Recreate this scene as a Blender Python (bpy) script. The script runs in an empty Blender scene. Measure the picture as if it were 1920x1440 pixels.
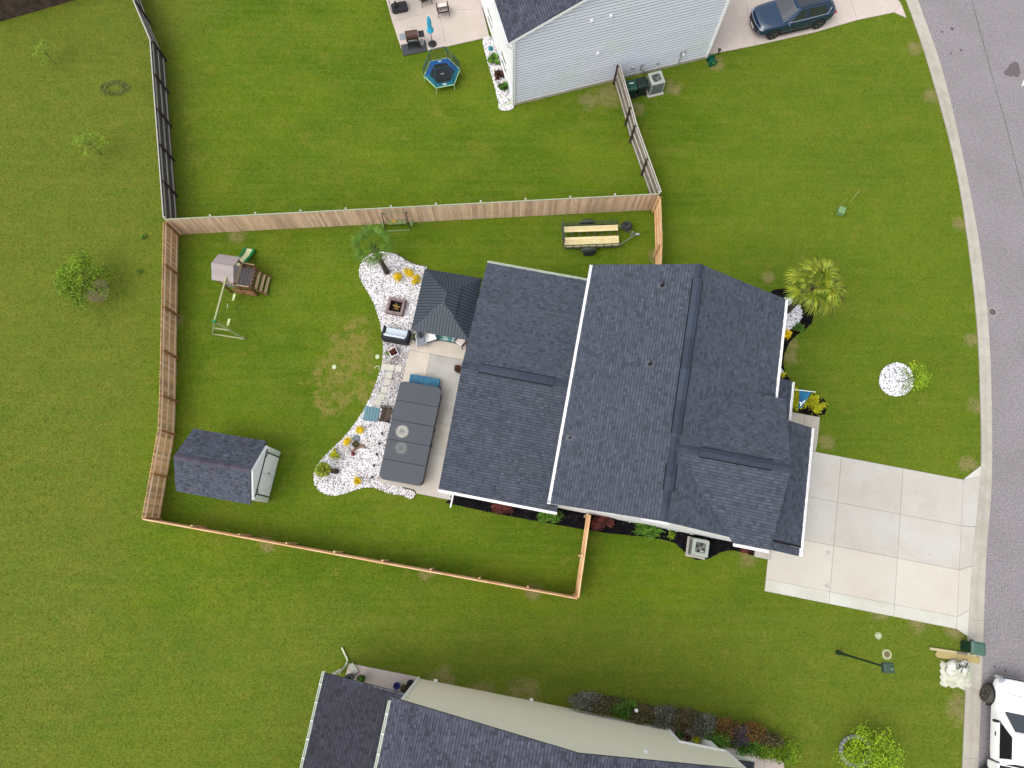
import bpy, math, random
import numpy as np
from mathutils import Vector
random.seed(7); RNG = np.random.default_rng(7)
C = bpy.context.scene.collection
R = math.radians
sc = bpy.context.scene
# ------------------------------------------------------------------ camera, sky, sun, exposure
CAM_H, TILT, FPX = 36.0, R(13.5), 1331.0
cd = bpy.data.cameras.new('camera'); cam = bpy.data.objects.new('camera', cd); C.objects.link(cam)
cam.location = (0, 0, CAM_H); cam.rotation_euler = (TILT, 0, 0)
cd.sensor_width = 36; cd.lens = 36*FPX/1920; cd.clip_end = 2000
sc.camera = cam
SUN_EL, SUN_AZ = R(60), R(238)          # azimuth clockwise from +Y (towards the south west)
w = bpy.data.worlds.new('World'); sc.world = w; w.use_nodes = True
nt = w.node_tree; bg = nt.nodes['Background']
sky = nt.nodes.new('ShaderNodeTexSky'); sky.sky_type = 'NISHITA'; sky.sun_disc = False
sky.sun_elevation = SUN_EL; sky.sun_rotation = SUN_AZ; sky.dust_density = 4; sky.air_density = 1.0; sky.ozone_density = 1.0
hs = nt.nodes.new('ShaderNodeHueSaturation'); hs.inputs['Saturation'].default_value = .30
nt.links.new(sky.outputs[0], hs.inputs['Color']); nt.links.new(hs.outputs[0], bg.inputs[0])
bg.inputs[1].default_value = .15
sl = bpy.data.lights.new('sun', 'SUN'); sl.energy = .55; sl.angle = R(80); sl.color = (1, .97, .93)
so = bpy.data.objects.new('sun', sl); C.objects.link(so)
sd = Vector((math.sin(SUN_AZ)*math.cos(SUN_EL), math.cos(SUN_AZ)*math.cos(SUN_EL), math.sin(SUN_EL)))
so.rotation_euler = sd.to_track_quat('Z', 'Y').to_euler(); so.location = sd*60
vs = sc.view_settings; vs.view_transform = 'Standard'; vs.look = 'None'; vs.exposure = .95; vs.gamma = 1

# ------------------------------------------------------------------ helpers
def at(px, py, z=0.0):
    """survey: a point read off the photograph (1920 px wide) at known height z -> metres on the site"""
    x = (px-960)/FPX; y = -(py-720)/FPX; c, s = math.cos(TILT), math.sin(TILT)
    dx, dy, dz = x, y*c+s, y*s-c; t = (z-CAM_H)/dz
    return (dx*t, dy*t)
def at3(px, py, z=0.0): return at(px, py, z)+(z,)
def S(r, g, b, k=1.0):
    f = lambda v: (v/12.92 if v <= .04045 else ((v+.055)/1.055)**2.4)
    return (f(r/255)*k, f(g/255)*k, f(b/255)*k, 1)
def rot(p, a): return (p[0]*math.cos(a)-p[1]*math.sin(a), p[0]*math.sin(a)+p[1]*math.cos(a))

class MB:
    def __init__(s, off=(0, 0, 0)): s.v = []; s.f = []; s.r = []; s.off = off; s.rv = .5
    def add(s, vs, fs):
        b = len(s.v); o = s.off
        s.v += [(p[0]-o[0], p[1]-o[1], p[2]-o[2]) for p in vs]
        s.f += [tuple(i+b for i in f) for f in fs]; s.r += [s.rv]*len(fs); return s
    def box(s, c, d, rz=0.0):
        vs = []
        for z in (-.5, .5):
            for x, y in ((-.5, -.5), (.5, -.5), (.5, .5), (-.5, .5)):
                q = rot((x*d[0], y*d[1]), rz); vs.append((c[0]+q[0], c[1]+q[1], c[2]+z*d[2]))
        return s.add(vs, [(3, 2, 1, 0), (4, 5, 6, 7), (0, 1, 5, 4), (1, 2, 6, 5), (2, 3, 7, 6), (3, 0, 4, 7)])
    def beam(s, p, q, w, h, up=(0, 0, 1)):
        p, q = Vector(p), Vector(q); d = (q-p).normalized(); u = Vector(up)
        if abs(d.dot(u)) > .98: u = Vector((1, 0, 0))
        a = d.cross(u).normalized()*w/2; b = a.cross(d).normalized()*h/2
        vs = [tuple(e+x*a+y*b) for e in (p, q) for x, y in ((-1, -1), (1, -1), (1, 1), (-1, 1))]
        return s.add(vs, [(0, 1, 2, 3), (7, 6, 5, 4), (1, 0, 4, 5), (2, 1, 5, 6), (3, 2, 6, 7), (0, 3, 7, 4)])
    def prism(s, poly, z0, z1):
        n = len(poly)
        a = sum(poly[i][0]*poly[(i+1) % n][1]-poly[(i+1) % n][0]*poly[i][1] for i in range(n))
        if a < 0: poly = poly[::-1]
        vs = [(p[0], p[1], z0) for p in poly]+[(p[0], p[1], z1) for p in poly]
        return s.add(vs, [tuple(range(n))[::-1], tuple(range(n, 2*n))]+[(i, (i+1) % n, n+(i+1) % n, n+i) for i in range(n)])
    def slab(s, poly3, n, t):
        """solid plate: polygon of 3D points, thickness t downwards along normal n"""
        k = len(poly3); n = Vector(n).normalized(); lo = [tuple(Vector(p)-n*t) for p in poly3]
        return s.add([tuple(p) for p in poly3]+lo, [tuple(range(k)), tuple(range(2*k-1, k-1, -1))]+[(i, k+i, k+(i+1) % k, (i+1) % k) for i in range(k)])
    def tube(s, pts, rad, n=8, cap=True):
        pts = [Vector(p) for p in pts]; m = len(pts)
        rad = rad if isinstance(rad, (list, tuple)) else [rad]*m
        vs = []; ref = None
        for i, p in enumerate(pts):
            d = (pts[min(i+1, m-1)]-pts[max(i-1, 0)]).normalized()
            if ref is None: ref = Vector((0, 0, 1)) if abs(d.z) < .9 else Vector((1, 0, 0))
            a = d.cross(ref).normalized(); b = d.cross(a).normalized(); ref = a.cross(d)
            for k in range(n):
                t = 2*math.pi*k/n; vs.append(tuple(p+(a*math.cos(t)+b*math.sin(t))*rad[i]))
        fs = [(i*n+k, i*n+(k+1) % n, (i+1)*n+(k+1) % n, (i+1)*n+k) for i in range(m-1) for k in range(n)]
        if cap: fs += [tuple(range(n))[::-1], tuple(range((m-1)*n, m*n))]
        return s.add(vs, fs)
    def lathe(s, prof, c=(0, 0, 0), n=20, axis='z'):
        vs = []
        for r, z in prof:
            for k in range(n):
                t = 2*math.pi*k/n; x, y = r*math.cos(t), r*math.sin(t)
                vs.append((c[0]+x, c[1]+y, c[2]+z) if axis == 'z' else (c[0]+x, c[1]+z, c[2]+y))
        m = len(prof); fs = [(i*n+k, i*n+(k+1) % n, (i+1)*n+(k+1) % n, (i+1)*n+k) for i in range(m-1) for k in range(n)]
        fs += [tuple(range(n))[::-1], tuple(range((m-1)*n, m*n))]
        if axis != 'z': fs = [f[::-1] for f in fs]
        return s.add(vs, fs)
    def blob(s, c, r, n=10, m=6, jit=0.0):
        vs = [(c[0], c[1], c[2]-r[2])]
        for i in range(1, m):
            p = math.pi*i/m
            for k in range(n):
                t = 2*math.pi*k/n; j = 1+random.uniform(-jit, jit)
                vs.append((c[0]+r[0]*math.sin(p)*math.cos(t)*j, c[1]+r[1]*math.sin(p)*math.sin(t)*j, c[2]-r[2]*math.cos(p)*j))
        vs.append((c[0], c[1], c[2]+r[2])); L = len(vs)-1
        fs = [(0, 1+(k+1) % n, 1+k) for k in range(n)]
        for i in range(m-2):
            fs += [(1+i*n+k, 1+i*n+(k+1) % n, 1+(i+1)*n+(k+1) % n, 1+(i+1)*n+k) for k in range(n)]
        fs += [(L-n+k, L-n+(k+1) % n, L) for k in range(n)]
        return s.add(vs, fs)
    def loft(s, rings, cap=True, close=True):
        n = len(rings[0]); vs = [p for r in rings for p in r]
        K = n if close else n-1
        fs = [(i*n+k, i*n+(k+1) % n, (i+1)*n+(k+1) % n, (i+1)*n+k) for i in range(len(rings)-1) for k in range(K)]
        if cap: fs += [tuple(range(n))[::-1], tuple(range((len(rings)-1)*n, len(rings)*n))]
        return s.add(vs, fs)
    def mesh(s, name, smooth=False):
        m = bpy.data.meshes.new(name); m.from_pydata(s.v, [], s.f)
        at_ = m.attributes.new('rnd', 'FLOAT', 'FACE'); at_.data.foreach_set('value', s.r)
        if smooth: m.polygons.foreach_set('use_smooth', [True]*len(m.polygons))
        m.update(); return m
    def build(s, name, mat, parent=None, smooth=False, bevel=0, fix=False):
        m = s.mesh(name, smooth)
        if fix:
            import bmesh
            b = bmesh.new(); b.from_mesh(m); bmesh.ops.recalc_face_normals(b, faces=b.faces); b.to_mesh(m); b.free()
        m.materials.append(mat)
        return put(name, m, parent, bevel)
def put(name, m, parent=None, bevel=0, loc=None, rz=0):
    o = bpy.data.objects.new(name, m); C.objects.link(o)
    if parent: o.parent = parent
    if loc: o.location = loc
    if rz: o.rotation_euler = (0, 0, rz)
    if bevel:
        b = o.modifiers.new('bevel', 'BEVEL'); b.width = bevel; b.segments = 2; b.limit_method = 'ANGLE'
    return o
def tag(o, label=None, cat=None, group=None, kind=None):
    if label: o['label'] = label
    if cat: o['category'] = cat
    if group: o['group'] = group
    if kind: o['kind'] = kind
    return o
def thing(name, label, cat, loc=(0, 0, 0), rz=0.0, group=None):
    o = bpy.data.objects.new(name, None); C.objects.link(o); o.empty_display_size = .2
    o.location = (loc[0], loc[1], loc[2] if len(loc) > 2 else 0); o.rotation_euler = (0, 0, rz)
    return tag(o, label, cat, group)
def clone(o, loc, rz, label, scale=None):
    r = o.copy(); C.objects.link(r); r.location = loc; r.rotation_euler = (0, 0, rz); r['label'] = label
    if scale: r.scale = (scale,)*3
    def rec(a, b):
        for ch in list(a.children):
            c = ch.copy(); C.objects.link(c); c.parent = b; rec(ch, c)
    rec(o, r); return r

# ------------------------------------------------------------------ materials
_m = {}
def M(name, c=(.5, .5, .5, 1), rough=.8, var=.12, scale=8, c2=None, mix=.7, mixr=(.4, .6), bump=0.0, bscale=60, rnd=0.0, rndo=0.0,
      spec=.3, metal=0.0, stretch=None, alpha=1.0, coat=0.0, ramp=None, trans=0.0, mdet=4):
    if name in _m: return _m[name]
    m = bpy.data.materials.new(name); _m[name] = m; m.use_nodes = True; n = m.node_tree.nodes; l = m.node_tree.links
    b = n['Principled BSDF']; b.inputs['Roughness'].default_value = rough; b.inputs['Metallic'].default_value = metal
    b.inputs['Specular IOR Level'].default_value = spec
    b.inputs['Coat Weight'].default_value = coat; b.inputs['Coat Roughness'].default_value = .05
    if trans: b.inputs['Subsurface Weight'].default_value = 0
    g = n.new('ShaderNodeNewGeometry'); vec = g.outputs['Position']
    if stretch:
        mp = n.new('ShaderNodeMapping'); mp.inputs['Scale'].default_value = stretch[:3]
        if len(stretch) > 3: mp.inputs['Rotation'].default_value[2] = stretch[3]
        l.new(vec, mp.inputs[0]); vec = mp.outputs[0]
    def noise(sc_, det=5, ro=.6):
        t = n.new('ShaderNodeTexNoise'); t.inputs['Scale'].default_value = sc_; t.inputs['Detail'].default_value = det
        t.inputs['Roughness'].default_value = ro; l.new(vec, t.inputs['Vector']); return t.outputs['Fac']
    def math_(op, a, bb):
        t = n.new('ShaderNodeMath'); t.operation = op
        for i, x in enumerate((a, bb)):
            if isinstance(x, (int, float)): t.inputs[i].default_value = x
            else: l.new(x, t.inputs[i])
        return t.outputs[0]
    col = None
    if ramp:
        a = n.new('ShaderNodeAttribute'); a.attribute_name = 'rnd'
        r = n.new('ShaderNodeValToRGB'); r.color_ramp.interpolation = 'CONSTANT'
        e = r.color_ramp.elements
        while len(e) < len(ramp): e.new(.5)
        for i, (p, cc) in enumerate(ramp): e[i].position = p; e[i].color = cc
        l.new(a.outputs['Fac'], r.inputs[0]); col = r.outputs[0]
    elif c2:
        mx = n.new('ShaderNodeMix'); mx.data_type = 'RGBA'; mr = n.new('ShaderNodeMapRange')
        mr.inputs[1].default_value, mr.inputs[2].default_value = mixr
        l.new(noise(mix, mdet), mr.inputs[0]); l.new(mr.outputs[0], mx.inputs[0])
        mx.inputs[6].default_value = c; mx.inputs[7].default_value = c2; col = mx.outputs[2]
    h = n.new('ShaderNodeHueSaturation')
    if col: l.new(col, h.inputs['Color'])
    else: h.inputs['Color'].default_value = c
    val = math_('MULTIPLY_ADD', noise(scale), 2*var); l_ = val.node; l_.inputs[2].default_value = 1-var
    if rnd:
        a = n.new('ShaderNodeAttribute'); a.attribute_name = 'rnd'
        k = math_('MULTIPLY_ADD', a.outputs['Fac'], 2*rnd); k.node.inputs[2].default_value = 1-rnd; val = math_('MULTIPLY', val, k)
    if rndo:
        a = n.new('ShaderNodeObjectInfo')
        k = math_('MULTIPLY_ADD', a.outputs['Random'], 2*rndo); k.node.inputs[2].default_value = 1-rndo; val = math_('MULTIPLY', val, k)
    l.new(val, h.inputs['Value']); l.new(h.outputs[0], b.inputs['Base Color'])
    if bump:
        bp = n.new('ShaderNodeBump'); bp.inputs['Strength'].default_value = bump; bp.inputs['Distance'].default_value = .02
        l.new(noise(bscale, 3), bp.inputs['Height']); l.new(bp.outputs[0], b.inputs['Normal'])
    if alpha < 1: b.inputs['Alpha'].default_value = alpha
    return m
MAT = dict(
 concrete=lambda: M('concrete', S(198, 194, 185, .72), c2=S(190, 180, 166, .70), mix=.45, mixr=(.35, .65), rough=.85, var=.07, scale=5, bump=.15, bscale=90, rndo=.07, mdet=8),
 concrete_pink=lambda: M('concrete_pink', S(205, 190, 182, .74), c2=S(190, 180, 165, .74), mix=.8, mixr=(.3, .8), var=.06, scale=4, bump=.12, bscale=90, rndo=.04, mdet=8),
 kerb=lambda: M('kerb', S(190, 184, 172, .72), c2=S(172, 166, 152, .72), mix=1.3, mixr=(.3, .7), var=.12, scale=9, bump=.2, rndo=.06),
 asphalt=lambda: M('asphalt', S(155, 149, 152, .64), c2=S(145, 139, 141, .64), mix=.35, mixr=(.3, .7), var=1.0, scale=13, bump=.5, bscale=110, rough=.92),
 white=lambda: M('white_paint', (.8, .8, .79, 1), var=.03, scale=3, rough=.5),
 white_soft=lambda: M('white_vinyl', S(232, 235, 232, .8), var=.05, scale=2.5, rough=.55),
 black=lambda: M('black_plastic', (.02, .02, .022, 1), rough=.5, var=.2),
 black_metal=lambda: M('black_metal', (.018, .018, .02, 1), rough=.4, var=.2),
 grey_metal=lambda: M('grey_metal', (.32, .33, .33, 1), rough=.45, metal=.3, var=.1),
 rubber=lambda: M('rubber', (.022, .022, .022, 1), rough=.85, var=.2),
 mulch=lambda: M('mulch', (.005, .005, .007, 1), c2=(.012, .010, .010, 1), mix=3, var=.6, scale=16, bump=1, bscale=30, rough=.95, spec=.05),
 glass=lambda: M('glass', (.02, .025, .03, 1), rough=.05, spec=.7, var=0),
 wood_pink=lambda: M('wood_pink', S(218, 188, 160, .82), c2=S(196, 160, 128, .82), mix=1.2, mixr=(.35, .75), var=.14, scale=9, stretch=(6, 6, 1), rndo=.24, rough=.85),
 wood_warm=lambda: M('wood_warm', S(224, 186, 148, .86), c2=S(204, 158, 110, .86), mix=1.0, mixr=(.35, .7), var=.16, scale=9, stretch=(6, 6, 1), rndo=.28, rough=.85),
 wood_rail=lambda: M('wood_rail', S(244, 216, 186, .88), c2=S(236, 202, 168, .88), mix=1.5, var=.1, scale=9, rndo=.06),
 wood_new=lambda: M('wood_new', S(232, 194, 150, .78), c2=S(220, 172, 124, .78), mix=1.5, var=.1, scale=9, rndo=.08),
 wood_grey=lambda: M('wood_grey', S(104, 98, 97, .66), c2=S(82, 75, 73, .66), mix=1.5, var=.2, scale=9, stretch=(6, 6, 1), rndo=.18),
 wood_greyrail=lambda: M('wood_greyrail', S(188, 182, 174, .75), var=.12, scale=6, rndo=.06),
 wood_olive=lambda: M('wood_olive', S(146, 138, 122, .7), c2=S(122, 112, 98, .7), mix=1.5, var=.2, scale=9, rndo=.15),
 dark_wood=lambda: M('dark_wood', S(98, 80, 70, .6), c2=S(70, 56, 50, .6), mix=2, var=.2, scale=8, rndo=.1),
)
def mm(k): return MAT[k]()
LEAF = {}
def leafmat(key, c=None, c2=None, rnd=.45, scale=3):
    if key not in LEAF: LEAF[key] = M('leaf_'+key, c, c2=c2, mix=scale, mixr=(.35, .65), rough=.6, var=.15, scale=10, rnd=rnd, spec=.25)
    return LEAF[key]
K = .70; KG = .60   # photograph brightness to real base colour

# grass: one turf material over the whole ground sheet
def grass_mat():
    m = bpy.data.materials.new('turf'); m.use_nodes = True; n = m.node_tree.nodes; l = m.node_tree.links; b = n['Principled BSDF']
    b.inputs['Roughness'].default_value = .9; b.inputs['Specular IOR Level'].default_value = .12
    g = n.new('ShaderNodeNewGeometry'); P = g.outputs['Position']
    def mp(sx, sy, a=0):
        t = n.new('ShaderNodeMapping'); t.inputs['Scale'].default_value = (sx, sy, 1); t.inputs['Rotation'].default_value[2] = a; l.new(P, t.inputs[0]); return t.outputs[0]
    def noise(v, s, d=5, r=.6):
        t = n.new('ShaderNodeTexNoise'); t.inputs['Scale'].default_value = s; t.inputs['Detail'].default_value = d; t.inputs['Roughness'].default_value = r; l.new(v, t.inputs['Vector']); return t.outputs['Fac']
    def rng(x, a, bb, c=0, d=1):
        t = n.new('ShaderNodeMapRange'); t.interpolation_type = 'SMOOTHSTEP'; l.new(x, t.inputs[0])
        for i, q in enumerate((a, bb, c, d)): t.inputs[i+1].default_value = q
        return t.outputs[0]
    def ma(op, a, bb, cc=None):
        t = n.new('ShaderNodeMath'); t.operation = op
        for i, x in enumerate((a, bb, cc)):
            if x is None: continue
            if isinstance(x, (int, float)): t.inputs[i].default_value = x
            else: l.new(x, t.inputs[i])
        return t.outputs[0]
    def mixc(f, a, bb):
        t = n.new('ShaderNodeMix'); t.data_type = 'RGBA'
        if isinstance(f, (int, float)): t.inputs[0].default_value = f
        else: l.new(f, t.inputs[0])
        for i, x in ((6, a), (7, bb)):
            if isinstance(x, tuple): t.inputs[i].default_value = x
            else: l.new(x, t.inputs[i])
        return t.outputs[2]
    big = noise(mp(1, 1.6), .16, 4); med = noise(mp(.8, 1.8), .75, 5); fine = noise(mp(.75, 1.4), 9.5, 6, .75); speck = noise(mp(1, 1), 34, 2)
    big2 = noise(mp(1, 1.3, .4), .33, 6, .6)
    green = mixc(rng(big, .34, .66), S(86, 114, 16, KG), S(106, 128, 22, KG)); green = mixc(rng(big2, .45, .70, 0, .55), green, S(116, 126, 32, KG))
    green = mixc(rng(med, .50, .74, 0, .5), green, S(78, 111, 18, KG))
    # the open land outside the fences is a paler, drier turf
    sx = n.new('ShaderNodeSeparateXYZ'); l.new(P, sx.inputs[0])
    dry = mixc(rng(med, .35, .65), S(106, 120, 38, KG), S(117, 125, 42, KG))
    wob = ma('MULTIPLY', ma('SUBTRACT', big, .5), 6)
    west = ma('MULTIPLY', rng(ma('ADD', sx.outputs[0], wob), -16.5, -21, 0, 1), .85)
    wedge = ma('MULTIPLY', rng(ma('ADD', sx.outputs[1], wob), -1, -4.5, 0, 1), .55)
    col = mixc(ma('MAXIMUM', west, wedge), green, dry)
    east = ma('MULTIPLY', rng(ma('ADD', sx.outputs[0], wob), 9, 15), .4)
    col = mixc(east, col, S(108, 126, 34, KG))
    # worn patches
    def spot(px, py, rad, hard=.5):
        x, y = at(px, py); d = n.new('ShaderNodeVectorMath'); d.operation = 'DISTANCE'; l.new(P, d.inputs[0]); d.inputs[1].default_value = (x, y, 0)
        return rng(d.outputs['Value'], rad, rad*hard)
    pn = noise(mp(1, 1), 1.5, 8, .78)
    worn = None
    for a in ((655, 650, 1.9), (672, 620, 1.2), (650, 715, 1.8), (622, 745, 1.5), (690, 735, 1.0), (615, 700, 1.3), (680, 690, 1.1)):
        sp = spot(*a); worn = sp if worn is None else ma('MAXIMUM', worn, sp)
    worn = ma('MULTIPLY', rng(ma('ADD', ma('MULTIPLY', worn, .205), pn), .64, .75), ma('MULTIPLY', worn, .66))
    col = mixc(worn, col, S(156, 138, 76, KG))
    bare = None
    for a in ((1140, 180, 1.6), (1105, 190, 1.2), (1190, 205, 1.0), (900, 1300, 1.2), (830, 1275, 1.2), (980, 1305, 1.6), (1340, 120, 1.0), (1260, 165, 1.0), (1790, 1180, 1.0), (1720, 1160, 1.2), (1650, 1148, .9), (1815, 870, .9), (1830, 760, .9), (1822, 640, .8), (1800, 420, .8), (1745, 180, .9), (1715, 90, .9), (1550, 830, .8), (1440, 520, .8), (320, 700, .7), (330, 600, .7), (500, 1020, .8), (800, 1075, .8), (1000, 1110, .8), (1803, 1330, 1.4), (1480, 670, .9), (1485, 645, .7), (445, 440, 1.0), (1400, 1048, .9), (1230, 480, .8)):
        sp = spot(*a, .2); bare = sp if bare is None else ma('MAXIMUM', bare, sp)
    bare = ma('MULTIPLY', rng(ma('ADD', ma('MULTIPLY', bare, .25), pn), .58, .78), ma('MULTIPLY', bare, .7))
    col = mixc(bare, col, S(158, 142, 100, KG))
    streak = noise(mp(.10, 2.2, .05), 1.6, 3); col = mixc(rng(streak, .40, .65, 0, .35), col, S(118, 132, 44, KG))
    tone = noise(mp(1, 1.2, .8), 1.05, 7, .68); col = mixc(rng(tone, .50, .72, 0, .5), col, S(88, 120, 30, KG)); col = mixc(rng(tone, .47, .30, 0, .55), col, S(128, 132, 48, KG))
    yel = rng(noise(mp(1, 1.5), .55, 6, .65), .60, .74, 0, .42); col = mixc(yel, col, S(142, 138, 62, KG))
    h = n.new('ShaderNodeHueSaturation'); l.new(col, h.inputs['Color'])
    v = ma('MULTIPLY_ADD', fine, 1.6, .22); v2 = ma('MULTIPLY_ADD', speck, 1.1, .47); l.new(ma('MULTIPLY', v, v2), h.inputs['Value'])
    hm = ma('MULTIPLY_ADD', noise(mp(1, 1), 3.1, 4), .05, .475); l.new(hm, h.inputs['Hue'])
    l.new(h.outputs[0], b.inputs['Base Color'])
    bp = n.new('ShaderNodeBump'); bp.inputs['Strength'].default_value = .5; bp.inputs['Distance'].default_value = .04; l.new(fine, bp.inputs['Height']); l.new(bp.outputs[0], b.inputs['Normal'])
    return m
TURF = grass_mat()
KEEP = []      # outlines without turf
def keep(poly): KEEP.append([(p[0], p[1]) for p in poly]); return poly
def inside(P, poly):
    x, y = P[:, 0], P[:, 1]; r = np.zeros(len(P), bool); n = len(poly)
    for i in range(n):
        x1, y1 = poly[i]; x2, y2 = poly[(i+1) % n]
        if y1 == y2: continue
        c = ((y1 > y) != (y2 > y)) & (x < (x2-x1)*(y-y1)/(y2-y1)+x1); r ^= c
    return r
def smooth_loop(pts, k=6, closed=True):
    out = []; n = len(pts)
    for i in range(n if closed else n-1):
        p = [np.array(pts[(i+j) % n] if closed else pts[min(max(i+j, 0), n-1)], float) for j in (-1, 0, 1, 2)]
        for t in np.arange(k)/k:
            out.append(tuple(.5*((2*p[1])+(p[2]-p[0])*t+(2*p[0]-5*p[1]+4*p[2]-p[3])*t*t+(3*p[1]-p[0]-3*p[2]+p[3])*t**3)))
    if not closed: out.append(tuple(pts[-1]))
    return out

# ------------------------------------------------------------------ ground, road, kerb
o = MB().add([(-400, -400, 0), (400, -400, 0), (400, 400, 0), (-400, 400, 0)], [(0, 1, 2, 3)]).build('ground', TURF); tag(o, kind='structure')
kb = [at(p[0]-2, p[1]) for p in ((1700, 0), (1741, 120), (1790, 300), (1815, 450), (1832, 600), (1838, 720), (1840, 880), (1826, 1030), (1815, 1200), (1811, 1300), (1805, 1440))]
kr = [at(p[0]+5, p[1]) for p in ((1716, 0), (1764, 140), (1806, 320), (1836, 490), (1850, 640), (1854, 760), (1854, 905), (1844, 1045), (1838, 1200), (1834, 1310), (1829, 1440))]
def ext(L, n0, n1):
    d0 = (L[0][0]-L[1][0], L[0][1]-L[1][1]); d1 = (L[-1][0]-L[-2][0], L[-1][1]-L[-2][1])
    a = [(L[0][0]+d0[0]*i*1.2-.09*i*i, L[0][1]+d0[1]*i*1.2) for i in range(n0, 0, -1)]
    b = [(L[-1][0]+d1[0]*i*1.2, L[-1][1]+d1[1]*i*1.2) for i in range(1, n1+1)]
    return a+L+b
kb = smooth_loop(ext(kb, 5, 8), 8, False); kr = smooth_loop(ext(kr, 5, 8), 8, False)
roadp = kr+[(kr[-1][0]+14, kr[-1][1]), (36, 0), (40, 14), (kr[0][0]+12, kr[0][1])]
keep(kb+[(60, kb[-1][1]), (60, kb[0][1])])
o = MB().add([(p[0], p[1], .008) for p in roadp], [tuple(range(len(roadp)))[::-1]]).build('road', mm('asphalt'), fix=True); tag(o, kind='structure')
# kerb segments, each one a cast piece
kerb = tag(MB().loft([[(a[0], a[1], .002), (b[0], b[1], .010)] for a, b in zip(kb, kr)], cap=False, close=False).build('kerb', M('kerb_joint', (.05, .045, .04, 1))), kind='structure')
i = 0; n = len(kb)
while i < n-1:
    L = 0; j = i
    while j < n-1 and L < 3.0: L += math.dist(kb[j], kb[j+1]); j += 1
    e = .006; A = list(kb[i:j+1]); B = list(kr[i:j+1])
    f = lambda p, q, t: (p[0]+(q[0]-p[0])*t, p[1]+(q[1]-p[1])*t)
    A[0] = f(A[0], A[1], .02); B[0] = f(B[0], B[1], .02)
    mb = MB(); rings = []
    for a, b in zip(A, B):
        m1 = f(a, b, .3); m2 = f(a, b, .6)
        rings.append([(a[0], a[1], 0), (a[0], a[1], .065), (m1[0], m1[1], .055), (m2[0], m2[1], .022), (b[0], b[1], .018), (b[0], b[1], 0)])
    mb.loft(rings); mb.build('kerb_segment', mm('kerb'), kerb, fix=True); i = j
# crack seam, stains, manhole, lane mark
seam = smooth_loop([at(*p) for p in ((1816, -20), (1838, 60), (1862, 150), (1885, 230), (1905, 310), (1925, 390))], 8, False)
mb = MB(); mb.loft([[(p[0]-.014+random.uniform(-.006, .006), p[1], .0125), (p[0]+.014, p[1], .0125)] for p in seam], cap=False, close=False)
o = mb.build('road_seam', M('seam', (.06, .055, .055, 1)), None); tag(o, kind='structure')
def splat(name, px, py, r, m, z=.0125, n=18, sq=1.0, jit=.25, kind='structure', parent=None):
    x, y = at(px, py); ph = random.random()*6
    pts = []
    for k in range(n):
        t = 2*math.pi*k/n; q = r*(1+jit*math.sin(3*t+ph)*.5+random.uniform(-jit, jit)*.4); pts.append((x+q*math.cos(t), y+q*sq*math.sin(t), z))
    o = MB().add(pts, [tuple(range(n))]).build(name, m); tag(o, kind=kind); return o
st = M('tar_stain', S(112, 103, 106, .62), var=.2, scale=14)
for p in ((1902, 126, .33), (1893, 136, .30), (1905, 137, .26)): splat('road_patch', *p, st, z=.0125+.001*random.random())
stn = M('oil_spot', S(98, 88, 92, .6), var=.2)
for p in ((1785, 54, .10), (1766, 60, .08), (1802, 94, .08), (1783, 100, .06), (1865, 1250, .05), (1885, 1258, .05)): splat('oil_stain', *p, stn)
smd = M('smudge', S(186, 181, 173, .70), var=.15, scale=14)
for p in ((1552, 1036, .11), (1550, 1098, .12), (1742, 1040, .07), (1620, 905, .10), (1600, 990, .06)): splat('drive_stain', *p, smd, z=.0515, jit=.5)
x, y = at(1861, 585); mc = thing('manhole_cover', 'small round iron manhole cover set in the grey road', 'manhole', (x, y, .0))
MB().lathe([(.19, 0), (.19, .018), (.165, .018), (.16, .024), (0.001, .026)], n=24).build('cover', M('iron', (.09, .075, .07, 1), rough=.6, var=.3, scale=30), mc)
MB().lathe([(.23, 0), (.23, .014), (.195, .016), (.195, 0)], n=24).build('rim', mm('kerb'), mc)
x, y = at(1915, 154); o = MB().prism([(x-.05, y-.3), (x+.3, y-.05), (x+.3, y+.3), (x+.12, y+.06)], .009, .013).build('lane_mark', M('road_paint', (.75, .75, .74, 1), var=.1)); tag(o, kind='structure')

# ------------------------------------------------------------------ house frame
HA = R(-10.9)
def hw(u, v): return rot((u, v), HA)
def hf(px, py, z=0): return rot(at(px, py, z), -HA)
# driveway of single slabs
def slabs(name, cells, mat, joint, base_z=.012, top=.05, gap=.005, frame=True):
    """cells: list of polygons in site metres"""
    mb = MB()
    allp = [p for c in cells for p in c]
    for c in cells: mb.prism(c, -.02, base_z); keep(c)
    d = tag(mb.build(name, joint), kind='structure')
    for c in cells:
        cx = sum(p[0] for p in c)/len(c); cy = sum(p[1] for p in c)/len(c); q = []
        for x, y in c:
            L = math.hypot(x-cx, y-cy); q.append((x-(x-cx)/L*gap*1.3, y-(y-cy)/L*gap*1.3))
        MB().prism(q, base_z, top).build('slab', mat, d, bevel=.012)
    return d
JOINT = M('joint', S(170, 160, 146, .62), var=.2)
def hp(*l): return [hw(*p) for p in l]
U0, U1, U2, U3 = 12.4, hf(1561, 1043)[0], hf(1681, 1063)[0], hf(1797, 1081)[0]
v0 = hf(1660, 872)[1]; v1 = hf(1670, 961)[1]; v2 = hf(1650, 1040)[1]; v3 = hf(1614, 1121)[1]; v4 = hf(1610, 1143)[1]
UW = hf(1433, 1108)[0]
cells = []
for a, b in ((v1, v0), (v2, v1)):
    for p, q in ((U0, U1), (U1, U2), (U2, U3)): cells.append(hp((p, a), (q, a), (q, b), (p, b)))
for a, b in ((v3, v2), (v4, v3)):
    for p, q in ((UW, U1), (U1, U2), (U2, U3)): cells.append(hp((p, a), (q, a), (q, b), (p, b)))
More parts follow.
